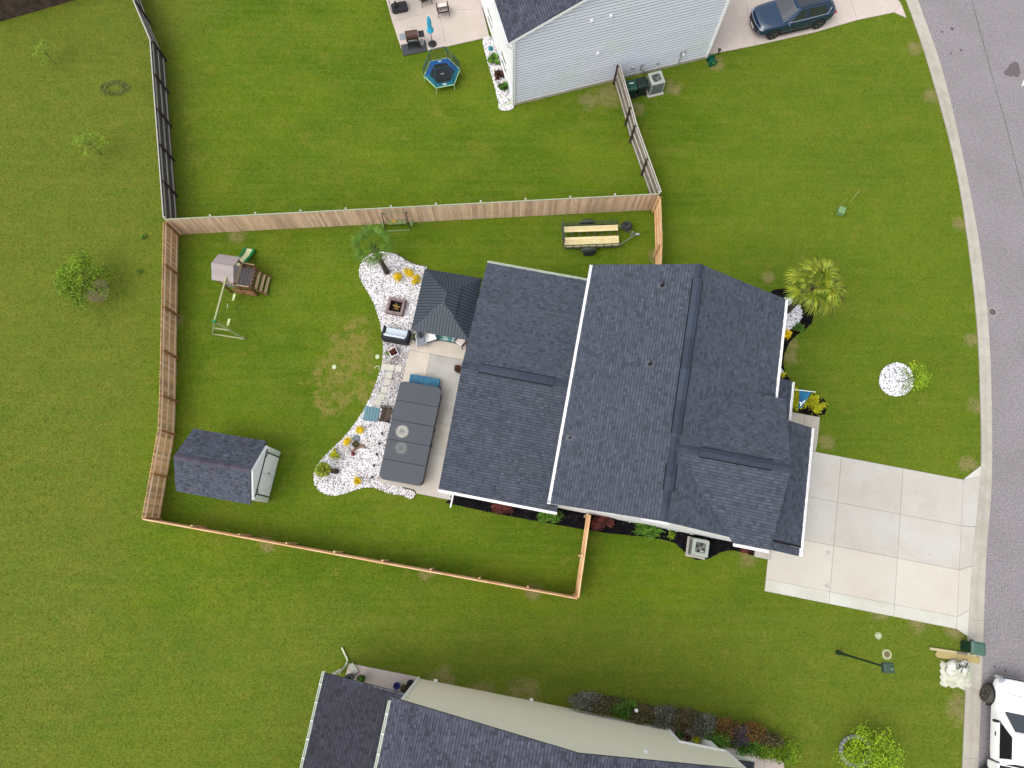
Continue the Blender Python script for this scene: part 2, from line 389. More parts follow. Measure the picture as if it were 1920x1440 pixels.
ap = lambda *l: [at(*p) for p in l]
B = hw(U3, v2); Cc = hw(U3, v4); A = hw(U3, v0)
cells += [[A, hw(U3, v1), at(1832, 988), at(1839, 893)], [hw(U3, v1), hw(U3, v2), at(1826, 1060), at(1832, 988)], [hw(U3, v2), hw(U3, v3), at(1821, 1140), at(1826, 1060)], [hw(U3, v3), Cc, at(1818, 1196), at(1821, 1140)]]
cells += [[A, at(1839, 893), at(1840, 872)]]
drv = slabs('driveway', cells, mm('concrete'), JOINT)
CGY = M('concrete_cool', S(198, 195, 187, .71), c2=S(188, 181, 170, .71), mix=.5, mixr=(.35, .7), var=.08, scale=5, bump=.15, bscale=90, rndo=.05, mdet=8); CWM = M('concrete_warm', S(204, 199, 187, .72), c2=S(199, 190, 175, .72), mix=.5, mixr=(.4, .7), var=.06, scale=5, bump=.15, bscale=90, rndo=.04, mdet=8); CPL = M('concrete_pale', S(206, 206, 194, .74), c2=S(196, 194, 180, .74), mix=.7, var=.06, scale=5, bump=.15, bscale=90, mdet=8)
for i_, c_ in enumerate(drv.children): c_.data.materials[0] = CGY if i_ < 6 or i_ in (12, 13) else CWM if i_ < 9 or i_ == 14 else CPL
# front walk
wk = [hf(1478, 772), hf(1538, 779), hf(1530, 850), hf(1521, 850)]
a0, b0 = hf(1480, 772)[1], 8.5; ue = hf(1536, 790)[0]; um = hf(1507, 785)[0]
cells = [hp((10.4, b0-.1), (um, b0-.1), (um, a0), (10.4, a0)), hp((um, b0-.1), (ue, b0-.1), (ue, a0), (um, a0)), hp((12.5, v0+.02), (ue-.05, v0+.02), (ue, b0-.1), (12.5, b0-.1))]
slabs('front_walk', cells, mm('concrete'), JOINT)
# patio
pu0 = hf(760, 690)[0]; pu1 = -3.5; pv0 = hf(780, 925)[1]; pv1 = hf(815, 665)[1]; pvT = 13.0; pum = hf(803, 684)[0]; pvm = hf(790, 745)[1]; pvk = hf(810, 850)[1]
cells = [hp((pu0, pv1), (pu1, pv1), (pu1, pvT), (pu0, pvT)), hp((pu0, pvm-1.2), (pum, pvm-1.2), (pum, pv1), (pu0, pv1)), hp((pum, pvm-1.2), (pu1, pvm-1.2), (pu1, pv1), (pum, pv1)),
         hp((pu0, pvk), (pu1, pvk), (pu1, pvm-1.2), (pu0, pvm-1.2)), hp((pu0, pv0), (pu1, pv0), (pu1, pvk), (pu0, pvk))]
pat = slabs('patio', cells, mm('concrete'), JOINT)
ch = [c for c in pat.children]
gm = M('concrete_grey', S(186, 183, 176, .72), c2=S(172, 168, 160, .72), mix=1, var=.06, scale=5, bump=.15, bscale=90)
cm = M('concrete_cream', S(212, 200, 184, .74), c2=S(200, 190, 176, .74), mix=1, var=.06, scale=5, bump=.15, bscale=90)
ch[2].data.materials[0] = gm; ch[1].data.materials[0] = cm; ch[0].data.materials[0] = cm
# neighbour slabs
cells = [ap((1330, 103), (1415, 86), (1397, 0), (1374, -40), (1350, 30)), ap((1415, 86), (1528, 61), (1505, 0), (1397, 0)), ap((1528, 61), (1608, 38), (1593, 0), (1505, 0)), ap((1608, 38), (1676, 24), (1689, 8), (1683, 0), (1593, 0)), ap((1676, 24), (1699, 34), (1689, 8)),
         ap((1374, -40), (1397, 0), (1505, 0), (1490, -60), (1380, -60)), ap((1490, -60), (1505, 0), (1593, 0), (1683, 0), (1670, -60))]
slabs('neighbour_driveway', cells, mm('concrete_pink'), JOINT)
cells = [ap((757, 105), (838, 88), (822, 20), (735, 40)), ap((838, 88), (905, 73), (918, 70), (905, 18), (822, 20)), ap((735, 40), (822, 20), (805, -60), (708, -60)), ap((822, 20), (905, 18), (896, -60), (805, -60))]
slabs('neighbour_patio', cells, mm('concrete_pink'), JOINT)
cells = [ap((654, 1243), (788, 1270), (765, 1330), (640, 1300)), ]
slabs('back_patio', cells, mm('concrete_pink'), JOINT)
cells = [ap((1250, 1355), (1345, 1378), (1345, 1420), (1250, 1400)), ap((1345, 1395), (1433, 1417), (1432, 1460), (1345, 1440)), ap((1433, 1417), (1470, 1427), (1470, 1480), (1432, 1460))]
slabs('side_walk', cells, mm('concrete_pink'), JOINT)

# ------------------------------------------------------------------ planting beds
def bed(name, pts, mat, z=.03, k=6, closed=True):
    L = smooth_loop(pts, k) if k else pts
    keep(L); o = MB().prism(L, -.02, z).build(name, mat); tag(o, kind='structure'); return L
def stones(name, poly, dens, size, mat, label, z=.03, sink=.3, holes=(), thin=None):
    P = np.array(poly); lo, hi = P.min(0), P.max(0); N = int(dens*(hi[0]-lo[0])*(hi[1]-lo[1]))
    Q = RNG.uniform(lo, hi, (N, 2)); Q = Q[inside(Q, poly)]
    for h in holes: Q = Q[~inside(Q, h)]
    N = len(Q); s = RNG.uniform(size[0], size[1], N); 
    base = np.array([(1, 0, 0), (0, 1, 0), (-1, 0, 0), (0, -1, 0), (0, 0, 1), (0, 0, -1)], float)
    V = base[None]*s[:, None, None]*RNG.uniform(.6, 1.25, (N, 6, 3)); V[:, :, 2] *= .7
    a = RNG.uniform(0, 6.28, N); ca, sa = np.cos(a), np.sin(a)
    X = V[:, :, 0]*ca[:, None]-V[:, :, 1]*sa[:, None]; Y = V[:, :, 0]*sa[:, None]+V[:, :, 1]*ca[:, None]
    V[:, :, 0] = X+Q[:, 0, None]; V[:, :, 1] = Y+Q[:, 1, None]; V[:, :, 2] += z+(s*.7*(1-sink))[:, None]
    F = np.array([(0, 1, 4), (1, 2, 4), (2, 3, 4), (3, 0, 4)])
    fs = (F[None]+np.arange(N)[:, None, None]*6).reshape(-1, 3)
    m = bpy.data.meshes.new(name); m.from_pydata(V.reshape(-1, 3).tolist(), [], fs.tolist())
    r = RNG.uniform(0, 1, N)
    if thin is not None: r = np.clip(r*thin(Q), 0, .999)
    m.attributes.new('rnd', 'FLOAT', 'FACE').data.foreach_set('value', np.repeat(r, 4)); m.materials.append(mat)
    return tag(put(name, m), label, None, None, 'stuff')
GRAV = M('marble_chips', ramp=[(0, S(74, 74, 78, .8)), (.05, S(124, 118, 116, .8)), (.12, S(176, 152, 140, .8)), (.20, S(188, 186, 188, .85)), (.34, S(224, 222, 222, .88)), (.6, S(244, 243, 244, .92))], var=.05, rough=.6)
GBASE = M('gravel_base', S(124, 118, 112, .8), c2=S(184, 178, 172, .8), mix=5, var=.3, scale=30, bump=.8, bscale=50)
EDGE = M('bed_edge', S(104, 92, 74, .6), var=.3, scale=12)
gpx = [(800, 500), (778, 497), (757, 486), (741, 477), (722, 473), (700, 475), (685, 484), (676, 497), (674, 512), (678, 528), (688, 545), (698, 562), (707, 585), (713, 605), (717, 630), (719, 652), (717, 680), (711, 702), (703, 724), (694, 746), (681, 771), (664, 796), (645, 820), (624, 841), (604, 861), (592, 878), (588, 895), (592, 912), (605, 924), (622, 929), (645, 926), (668, 918), (688, 913), (704, 915), (730, 925), (755, 929), (768, 935), (777, 930), (776, 921), (755, 915)]
gl = smooth_loop([at(*p) for p in gpx], 4, False)+[at(707, 903), hw(pu0, pv0), hw(pu0, pvT)]
MB().prism(gl, -.02, .025).build('gravel_bed', GBASE)['kind'] = 'structure'; keep(gl)
def grey_zone(Q):
    c = np.array(at(735, 690)); d = np.hypot((Q[:, 0]-c[0])/1.3, (Q[:, 1]-c[1])/2.6); c2 = np.array(at(620, 905)); d2 = np.hypot(Q[:, 0]-c2[0], Q[:, 1]-c2[1])
    nz = .5+.5*np.sin(Q[:, 0]*2.1+1.3*np.sin(Q[:, 1]*1.7))*np.sin(Q[:, 1]*2.6+Q[:, 0])
    return np.clip(np.clip(.34+.6*np.minimum(d, 2), .34, 1)*(.70+.40*nz), .25, 1.1)
stones('gravel', gl, 1500, (.02, .042), GRAV, 'white and grey marble chips filling the curved back bed', thin=grey_zone)
# edging strips along the lawn side
ed = smooth_loop([at(*p) for p in gpx], 4, False)
e = MB(); e.loft([[(p[0], p[1], 0), (p[0], p[1], .05), (p[0]+.045, p[1]+.045, .05), (p[0]+.045, p[1]+.045, 0)] for p in ed]); o = e.build('bed_edging', EDGE, fix=True); tag(o, kind='structure')
# mulch along the south wall
sm = [hw(-3.3, 2.7), hw(1.3, 2.7), hw(12.3, 2.7)]+[at(*p) for p in ((1437, 1042), (1420, 1044), (1395, 1036), (1370, 1031), (1350, 1036), (1330, 1047), (1305, 1050), (1285, 1036), (1265, 1018), (1240, 1011), (1185, 1004), (1140, 1000), (1090, 992), (1050, 985), (1000, 976), (935, 964), (836, 943))]
keep(sm); MB().prism(sm, -.02, .03).build('mulch_bed', mm('mulch'))['kind'] = 'structure'
fm = [hw(9.9, 13.0), at(1440, 552), at(1452, 543), at(1480, 541), at(1510, 560), at(1525, 590), at(1522, 605), at(1510, 618), at(1494, 628), at(1480, 642), at(1471, 662), at(1468, 680), at(1472, 700), at(1480, 712), at(1490, 726), at(1503, 734), at(1530, 741), at(1545, 749), at(1551, 763), at(1546, 777), at(1530, 780), hw(10.2, a0+.03)]
keep(fm); MB().prism(fm, -.02, .03).build('mulch_bed', mm('mulch'))['kind'] = 'structure'
CHIP = M('chips', ramp=[(0, (.004, .004, .006, 1)), (.6, (.009, .008, .009, 1)), (.93, (.022, .018, .017, 1)), (.985, (.07, .06, .05, 1))], var=.1, spec=.05)
stones('bark_chips', sm, 260, (.02, .05), CHIP, 'black bark mulch along the south wall of the house')
stones('bark_chips', fm, 200, (.02, .05), CHIP, 'black bark mulch of the front bed')
WST = M('white_stone', ramp=[(0, (.03, .03, .04, 1)), (.07, S(150, 146, 148, .8)), (.13, S(205, 202, 204, .8)), (.4, S(230, 230, 234, .86)), (.6, S(242, 242, 246, .9))], var=.04)
WB = M('white_base', S(205, 204, 206, .8), var=.2, scale=14)
def stone_patch(px, name, label, dens=900, size=(.03, .06), z=.045, mat=None):
    L = bed(name, [at(*p) for p in px], WB, z=z); stones('white_stones', L, dens, size, mat or WST, label, z=z)
stone_patch([(1455, 570), (1474, 560), (1492, 562), (1501, 577), (1503, 592), (1496, 606), (1485, 616), (1470, 621), (1450, 620)], 'stone_patch', 'white stones under the tall front palm')
stone_patch([(1452, 705), (1458, 695), (1464, 692), (1469, 702), (1463, 706)], 'stone_patch', 'white stones beside the porch', 900)
c = at(1680, 712); L = []
for k in range(20):
    t = 6.283*k/20; L.append((1680+32*math.cos(t)*(1+.03*math.sin(3*t)), 712+31*math.sin(t)))
stone_patch(L, 'stone_ring', 'white stones of the round bed in the front lawn')
stone_patch([(906, 76), (922, 72), (938, 118), (952, 160), (963, 196), (958, 206), (938, 206), (934, 190), (924, 150), (912, 108)], 'gravel_strip', 'white stones of the bed beside the neighbouring house wall', 900, (.025, .05), mat=GRAV)
L = [(1076, 1300), (1110, 1300), (1160, 1308), (1230, 1325), (1300, 1330), (1360, 1350), (1420, 1365), (1470, 1390), (1490, 1418), (1470, 1427), (1380, 1405), (1345, 1375), (1250, 1355), (1150, 1338), (1075, 1322)]
bl = bed('hedge_bed', [at(*p) for p in L], M('hedge_soil', S(96, 96, 58, .6), c2=S(78, 72, 50, .6), mix=2, var=.3, scale=12, bump=.6, bscale=30), k=0)
# mown border: stepping stones in the gravel
SST = M('stepping', S(196, 193, 178, .75), var=.12, scale=7, bump=.2, bscale=60, rndo=.08)
for p, w_ in (((722, 688), 'left one of the top row of three'), ((734, 690), 'middle one of the top row of three'), ((748, 692), 'right one of the top row of three'), ((730, 704), 'first below the row of three'), ((727, 717), 'second below the row of three'), ((721, 731), 'third below the row of three'), ((716, 744), 'next to last before the blue platform'), ((710, 755), 'last before the blue platform')):
    x, y = at(*p)
    o = MB().box((0, 0, .035), (.34, .32, .07)).build('stepping_stone', SST, bevel=.012); o.location = (x, y, .02); o.rotation_euler = (0, 0, HA+random.uniform(-.05, .05))
    tag(o, 'pale square stepping stone, '+w_, 'stepping stone', 'stepping stones in the gravel path')
# ------------------------------------------------------------------ roofs of real shingles
ROOF = M('shingles', S(77, 84, 96, .72), c2=S(80, 85, 96, .72), mix=.6, rough=.95, var=.1, scale=20, spec=.15, rnd=.29, bump=.3, bscale=200)
ROOFP = M('shingles_purple', S(78, 80, 94, .70), c2=S(72, 74, 88, .70), mix=.7, rough=.9, var=.1, scale=20, rnd=.42, bump=.3, bscale=200)
ROOFD = M('shingles_dark', S(60, 60, 72, .70), c2=S(56, 56, 66, .70), mix=.7, rough=.9, var=.1, scale=20, rnd=.42, bump=.3, bscale=200)
DECK = M('roof_deck', (.03, .032, .036, 1), rough=.95)
RIDGE = M('ridge_cap', S(66, 73, 86, .68), rough=.95, var=.35, scale=9, rndo=.16, spec=.1)
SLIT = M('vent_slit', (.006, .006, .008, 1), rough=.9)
def shingles(name, parent, planes, mat, deck=.10, expo=.135, off=(0, 0, 0), singles=0):
    """planes: (origin, along-eave unit vector, up-slope unit vector, convex polygon in (x along eave, y up slope))"""
    tabs = []
    dk = MB(off)
    for O, e, s_, poly in planes:
        O, e, s_ = Vector(O), Vector(e).normalized(), Vector(s_).normalized(); nrm = e.cross(s_).normalized()
        if nrm.z < 0: nrm = -nrm
        P3 = [O+e*x+s_*y for x, y in poly]
        nn = (P3[1]-P3[0]).cross(P3[2]-P3[1])
        if nn.dot(nrm) < 0: P3 = P3[::-1]
        dk.slab(P3, nrm, deck)
        ys = [p[1] for p in poly]; y0, y1 = min(ys), max(ys)
        def span(y):
            xs = []
            for i in range(len(poly)):
                a, b = poly[i], poly[(i+1) % len(poly)]
                if (a[1]-y)*(b[1]-y) <= 0 and a[1] != b[1]: xs.append(a[0]+(b[0]-a[0])*(y-a[1])/(b[1]-a[1]))
            return (min(xs), max(xs)) if len(xs) > 1 else None
        y = y0; row = 0
        while y < y1-.02:
            ya, yb = y, min(y+expo, y1); sa_, sb_ = span(ya+.001), span(yb-.001)
            if sa_ and sb_:
                lo, hi = min(sa_[0], sb_[0]), max(sa_[1], sb_[1]); x = lo-random.uniform(0, .3)
                while x < hi:
                    wd = random.choice((.08, .11, .14, .17, .22)); x2 = x+wd
                    ax, bx = max(x, sa_[0]), min(x2, sa_[1]); cx_, dx_ = max(x, sb_[0]), min(x2, sb_[1])
                    if bx-ax > .01 or dx_-cx_ > .01:
                        bx = max(bx, ax); dx_ = max(dx_, cx_)
                        t = random.choice((.012, .018, .030)); tt = .003
                        a_, b_ = O+e*ax+s_*ya, O+e*bx+s_*ya; c_, d_ = O+e*dx_+s_*(yb+.01), O+e*cx_+s_*(yb+.01)
                        m1_ = (b_+nrm*t).lerp(c_+nrm*tt, .74); m2_ = (a_+nrm*t).lerp(d_+nrm*tt, .74)
                        V = [tuple(q) for q in (a_+nrm*t, b_+nrm*t, c_+nrm*tt, d_+nrm*tt, a_, b_, c_, d_, m1_, m2_)]
                        flip = e.cross(s_).z < 0
                        F = [(0, 1, 8, 9), (4, 5, 1, 0), (5, 6, 2, 8, 1), (7, 4, 0, 9, 3), (9, 8, 2, 3)]
                        if flip: F = [f[::-1] for f in F]
                        r = random.random(); r = r*r if random.random() < .25 else .25+.5*r
                        if random.random() < .04: r = random.choice((.02, .98))
                        tabs.append((-(a_.z), V, F, r))
                    x = x2
            y += expo; row += 1
    dk.build('roof_deck', DECK, parent)
    tabs.sort(key=lambda q: q[0])
    for q in tabs[:singles]:
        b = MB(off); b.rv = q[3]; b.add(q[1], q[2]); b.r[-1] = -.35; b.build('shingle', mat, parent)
    b = MB(off)
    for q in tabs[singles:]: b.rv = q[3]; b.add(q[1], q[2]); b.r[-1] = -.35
    o = b.build(name, mat, parent); o['kind'] = 'stuff'
    return o
def ridge_run(parent, p, q, off, pitch_w=.15, drop=.07, mat=None, step=.28):
    """cap shingles laid one over the next along a ridge"""
    p, q = Vector(p), Vector(q); d = (q-p); L = d.length; d.normalize(); s = d.cross(Vector((0, 0, 1))).normalized(); k = max(1, int(L/step)); st = L/k
    for i in range(k):
        a = p+d*(i*st); b = p+d*((i+1)*st+.03); z = Vector((0, 0, .02)); zb = Vector((0, 0, .032))
        mb = MB(off); D = Vector((0, 0, drop))
        mb.add([tuple(x) for x in (a+s*pitch_w-D+zb, a+zb+z*.3, a-s*pitch_w-D+zb, b+s*pitch_w-D+z, b+z, b-s*pitch_w-D+z)], [(0, 1, 4, 3), (1, 2, 5, 4)])
        mb.build('ridge_cap', mat or RIDGE, parent)
def ridge_vent(parent, p, q, off, wd=.19, slope=.46):
    p, q = Vector(p), Vector(q); d = (q-p).normalized(); s = d.cross(Vector((0, 0, 1))).normalized(); L = (q-p).length
    k = max(2, int(L/1.25)); v = MB(off); 
    for i in range(k):
        a = p+d*(L*i/k); b = p+d*(L*(i+1)/k); D = Vector((0, 0, wd*slope)); z = Vector((0, 0, .10)); m_ = MB(off)
        m_.loft([[tuple(x) for x in (c-s*wd-D+z, c+z, c+s*wd-D+z, c+s*wd-D+z*.55, c-s*wd-D+z*.55)] for c in (a, b)])
        m_.build('ridge_vent', RIDGE, parent, fix=True)
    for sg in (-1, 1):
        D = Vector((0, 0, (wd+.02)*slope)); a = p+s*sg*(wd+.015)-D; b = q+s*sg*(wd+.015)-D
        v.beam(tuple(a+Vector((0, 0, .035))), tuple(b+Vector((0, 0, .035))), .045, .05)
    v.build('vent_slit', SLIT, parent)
def gutter(parent, p, q, off, out, mat=None, w_=.125):
    """open trough: floor, back, front lip"""
    p, q = Vector(p), Vector(q); o_ = Vector(out).normalized()
    m = MB(off); Z = Vector((0, 0, 1))
    prof = [(0, 0), (0, -.11), (w_*.75, -.11), (w_, -.02), (w_, .01), (w_-.022, .01), (w_-.022, -.03), (w_*.7, -.085), (.012, -.085), (.012, 0)]
    m.loft([[tuple(c+o_*a+Z*b) for a, b in prof] for c in (p, q)])
    return m.build('gutter', mat or mm('white'), parent, fix=True)
def siding(parent, p, q, zf0, zf1, out, off, mat, course=.2, t=.02, gap=0.0):
    """lap boards between p and q (plan points); zf1: list of (s, z) top outline, zf0: bottom z"""
    p, q = Vector((p[0], p[1], 0)), Vector((q[0], q[1], 0)); d = (q-p); L = d.length; d.normalize(); o_ = Vector((out[0], out[1], 0)).normalized()
    top = max(z for _, z in zf1); z = zf0
    def span(zz):
        xs = []
        for (a, za), (b, zb) in zip(zf1[:-1], zf1[1:]):
            if (za-zz)*(zb-zz) < 0: xs.append(a+(b-a)*(zz-za)/(zb-za))
        lo = 0 if zf1[0][1] >= zz else None; hi = L if zf1[-1][1] >= zz else None
        xs.sort()
        if lo is None: lo = xs.pop(0) if xs else None
        if hi is None: hi = xs.pop() if xs else None
        return (lo, hi) if lo is not None and hi is not None and hi > lo else None
    while z < top-.02:
        z2 = min(z+course-gap, top-.005); a, b = span(z+.001), span(z2-.001)
        if a and b:
            V = []
            for (s, zz, tt) in ((a[0], z, t), (a[1], z, t), (b[1], z2, .004), (b[0], z2, .004)):
                pt = p+d*s+o_*tt; V.append((pt.x, pt.y, zz))
            for (s, zz) in ((a[0], z), (a[1], z), (b[1], z2), (b[0], z2)):
                pt = p+d*s; V.append((pt.x, pt.y, zz))
            MB(off).add(V, [(0, 1, 2, 3), (4, 5, 1, 0), (5, 6, 2, 1), (6, 7, 3, 2), (7, 4, 0, 3)]).build('siding_board', mat, parent, fix=False)
        z += course
def window(parent, c, d, out, w_, h_, off, mull=True):
    """c: centre point on wall; d: unit vector along wall"""
    c, d, o_ = Vector(c), Vector((d[0], d[1], 0)).normalized(), Vector((out[0], out[1], 0)).normalized(); Z = Vector((0, 0, 1))
    fr = MB(off)
    for sg in (-1, 1):
        fr.beam(tuple(c+d*sg*w_/2-Z*(h_/2+.05)+o_*.015), tuple(c+d*sg*w_/2+Z*(h_/2+.05)+o_*.015), .09, .06, tuple(o_))
        fr.beam(tuple(c+Z*sg*h_/2-d*(w_/2-.045)+o_*.03), tuple(c+Z*sg*h_/2+d*(w_/2-.045)+o_*.03), .07, .09)
    fr.beam(tuple(c-d*(w_/2-.045)+o_*.03), tuple(c+d*(w_/2-.045)+o_*.03), .06, .05)
    f = fr.build('window', mm('white'), parent)
    g = MB(off); a = c+o_*.02; g.add([tuple(a+d*x*(w_/2-.04)+Z*y*(h_/2-.04)) for x, y in ((-1, -1), (1, -1), (1, 1), (-1, 1))], [(0, 1, 2, 3)])
    g.build('pane', mm('glass'), f)
    s = MB(off); s.beam(tuple(c-d*(w_/2+.06)-Z*(h_/2+.07)+o_*.035), tuple(c+d*(w_/2+.06)-Z*(h_/2+.07)+o_*.035), .07, .04); s.build('sill', mm('white'), f)
# ------------------------------------------------------------------ the main house
VINYL = M('vinyl_white', S(236, 236, 236, .82), var=.03, scale=2, rough=.55)
TRIM = mm('white')
OFF = (5.6, 8.0, 0)
hx, hy = hw(5.6, 8.0)
house = thing('house', 'two storey house with dark slate grey shingle roof, attached garage and driveway', 'house', (hx, hy, 0), HA)
keep(hp((-3.6, 2.6), (12.4, 2.6), (12.4, 8.2), (9.9, 8.2), (9.9, 13.2), (1.4, 13.2), (1.4, 13.5), (-3.6, 13.5)))
SL = .46; sl = math.hypot(4.45, 4.45*SL); ez = 7.5-4.45*SL
fy = lambda u: (10.1-u)*sl/4.45
planes = [((1.2, 13.46, ez), (0, -1, 0), (4.45, 0, 4.45*SL), [(0, 0), (11.08, 0), (11.08, sl), (0, sl)]),
          ((10.1, 2.38, ez), (0, 1, 0), (-4.45, 0, 4.45*SL), [(6.22, 0), (11.08, 0), (11.08, sl), (6.22, sl)]),
          ((10.1, 2.38, ez), (0, 1, 0), (-4.45, 0, 4.45*SL), [(3.02, fy(5.65)), (6.24, fy(5.65)), (6.24, fy(8.9)), (6.20, fy(8.9))]),
          ((10.1, 2.38, ez), (0, 1, 0), (-4.45, 0, 4.45*SL), [(3.02, fy(5.65)), (0, fy(5.65)), (0, fy(8.72))])]
gs = 3.23*math.hypot(1, SL); gz = 7.5-3.23*SL
planes += [((5.65, 8.63, gz), (1, 0, 0), (0, -3.23, 3.23*SL), [(3.2, 0), (4.72, 0), (4.72, gs), (0, gs)]),
           ((5.65, 2.17, gz), (1, 0, 0), (0, 3.23, 3.23*SL), [(3.2, 0), (4.72, 0), (4.72, gs), (0, gs)])]
shingles('shingle_field', house, planes, ROOF, off=OFF, singles=300)
asl = math.hypot(5.8, 1.22)
planes = [((-3.95, 13.85, 2.5), (1, 0, 0), (0, -5.77, 1.22), [(0, 0), (5.3, 0), (5.3, asl), (0, asl)]),
          ((-3.95, 2.27, 2.5), (1, 0, 0), (0, 5.81, 1.22), [(0, 0), (5.3, 0), (5.3, asl), (0, asl)])]
shingles('shingle_field', house, planes, ROOF, off=OFF)
ks = math.hypot(2.75, 1.15)
planes = [((12.85, 2.86, 2.8), (0, 1, 0), (-2.75, 0, 1.15), [(0, 0), (5.56, 0), (5.56, ks), (0, ks)]),
          ((12.85, 2.40, 2.68), (0, 1, 0), (-2.75, 0, 1.15), [(0, 0), (.36, 0), (.36, ks*.95), (0, ks*.95)]),
          ((11.72, 8.47, 2.8), (0, 1, 0), (-1.75, 0, .62), [(0, 0), (2.03, 0), (2.03, 1.85), (0, 1.85)]),
          ((1.2, 2.27, 2.5), (1, 0, 0), (0, .42, .09), [(.15, 0), (.48, 0), (.48, .40), (.15, .40)])]
shingles('shingle_field', house, planes, ROOF, off=OFF)
fl = MB(OFF); fl.beam((12.85, 2.81, 2.79), (10.15, 2.81, 3.90), .09, .08); fl.build('dark_strip', SLIT, house)  # dark strip along the step between skirt roof and lower strip
# walls: solid core, then lap boards
core = MB(OFF)
def gable(prof_u, v_a, v_b):
    n_ = len(prof_u); core.add([(u, v_a, z) for u, z in prof_u]+[(u, v_b, z) for u, z in prof_u], [tuple(range(n_)), tuple(range(2*n_-1, n_-1, -1))]+[(i, n_+i, n_+(i+1) % n_, (i+1) % n_) for i in range(n_)])
gable([(1.45, 0), (9.85, 0), (9.85, 5.42), (5.65, 7.34), (1.45, 5.42)], 2.66, 13.2)
n_ = 5; prof = [(2.5, 2.9), (8.35, 2.9), (8.35, 5.98), (5.4, 7.32), (2.5, 5.98)]
core.add([(9.0, v, z) for v, z in prof]+[(10.1, v, z) for v, z in prof], [tuple(range(5))[::-1], tuple(range(5, 10))]+[(i, (i+1) % 5, 5+(i+1) % 5, 5+i) for i in range(5)])
core.box((11.1, 5.43, 1.36), (2.6, 5.54, 2.72)); core.box((-1.05, 8.05, 1.2), (5.0, 11.0, 2.4))
prof = [(2.6, 2.38), (8.07, 3.52), (13.5, 2.38)]
core.add([(-3.5, v, z) for v, z in prof]+[(1.45, v, z) for v, z in prof], [(0, 1, 2), (5, 4, 3), (0, 3, 4, 1), (1, 4, 5, 2), (2, 5, 3, 0)])
core.build('wall', VINYL, house, fix=True)
pent = [(0, 5.4), (4.2, 7.3), (8.4, 5.4)]
siding(house, (1.45, 2.66), (9.85, 2.66), .25, pent, (0, -1), OFF, VINYL, .2)
siding(house, (9.85, 13.2), (1.45, 13.2), .25, pent, (0, 1), OFF, VINYL, .2)
siding(house, (9.85, 8.4), (9.85, 13.2), .25, [(0, 5.4), (4.8, 5.4)], (1, 0), OFF, VINYL, .2)
siding(house, (10.1, 2.5), (10.1, 8.35), 3.9, [(0, 5.95), (2.9, 7.28), (5.85, 5.95)], (1, 0), OFF, VINYL, .2)
siding(house, (9.85, 2.66), (12.4, 2.66), .25, [(0, 2.7), (2.55, 2.7)], (0, -1), OFF, VINYL, .2)
siding(house, (-3.55, 13.55), (-3.55, 2.55), .25, [(0, 2.35), (5.5, 3.5), (11, 2.35)], (-1, 0), OFF, VINYL, .2)
siding(house, (-3.55, 2.55), (1.45, 2.55), .25, [(0, 2.35), (5, 2.35)], (0, -1), OFF, VINYL, .2)
siding(house, (1.45, 13.55), (-3.55, 13.55), .25, [(0, 2.35), (5, 2.35)], (0, 1), OFF, VINYL, .2)
# white rake boards and fascias
for a, b in (((1.2, 2.40, ez-.09), (5.65, 2.40, 7.41)), ((5.65, 2.40, 7.41), (8.95, 2.40, 7.41-3.3*SL)), ((1.2, 13.44, ez-.09), (5.65, 13.44, 7.41)), ((5.65, 13.44, 7.41), (10.1, 13.44, ez-.09)), ((10.34, 8.6, gz-.09), (10.34, 5.4, 7.41)), ((10.34, 5.4, 7.41), (10.34, 2.2, gz-.09))):
    MB(OFF).beam((a[0], a[1], a[2]-.10), (b[0], b[1], b[2]-.10), .03, .26).build('rake_board', TRIM, house)
MB(OFF).add([(1.45, 2.42, 5.36), (5.65, 2.42, 7.29), (5.65, 2.67, 7.29), (1.45, 2.67, 5.36), (9.0, 2.42, 5.75), (9.0, 2.67, 5.75)], [(0, 3, 2, 1), (1, 2, 5, 4)]).build('soffit', TRIM, house)
gutter(house, (1.2, 13.46, ez-.01), (1.2, 2.35, ez-.01), OFF, (-1, 0, 0))
gutter(house, (10.1, 8.64, ez-.01), (10.1, 13.46, ez-.01), OFF, (1, 0, 0))
gutter(house, (8.9, 2.17, gz-.01), (10.37, 2.17, gz-.01), OFF, (0, -1, 0))
gutter(house, (-3.95, 2.27, 2.49), (1.70, 2.27, 2.49), OFF, (0, -1, 0))
gutter(house, (-3.95, 13.85, 2.49), (1.3, 13.85, 2.49), OFF, (0, 1, 0), M('gutter_dull', S(190, 196, 180, .8), var=.1))
gutter(house, (12.85, 2.40, 2.79), (12.85, 8.42, 2.79), OFF, (1, 0, 0)); gutter(house, (11.72, 8.47, 2.79), (11.72, 10.5, 2.79), OFF, (1, 0, 0))
def spout(pts, mat=None): MB(OFF).tube(pts, .042, 6).build('downspout', mat or TRIM, house)
spout([(1.12, 2.45, 5.4), (1.12, 2.45, 5.2), (1.25, 2.42, 4.9), (1.25, 2.42, 2.75), (1.15, 2.30, 2.66)], mm('black'))
spout([(-3.7, 2.18, 2.42), (-3.45, 2.48, 2.1), (-3.45, 2.48, .2), (-3.45, 2.1, .06), (-3.45, 1.65, .05)])
spout([(10.16, 8.75, 5.38), (10.16, 8.75, 5.15), (10.35, 8.66, 5.0), (10.35, 8.6, 3.5)])
spout([(10.16, 9.1, 5.44), (10.16, 8.8, 5.44)])
spout([(10.2, 2.12, 5.9), (10.0, 2.45, 5.5), (10.0, 2.45, 3.9)])
ridge_run(house, (5.65, 2.4, 7.52), (5.65, 13.44, 7.52), OFF); ridge_run(house, (5.7, 5.4, 7.515), (10.35, 5.4, 7.515), OFF)
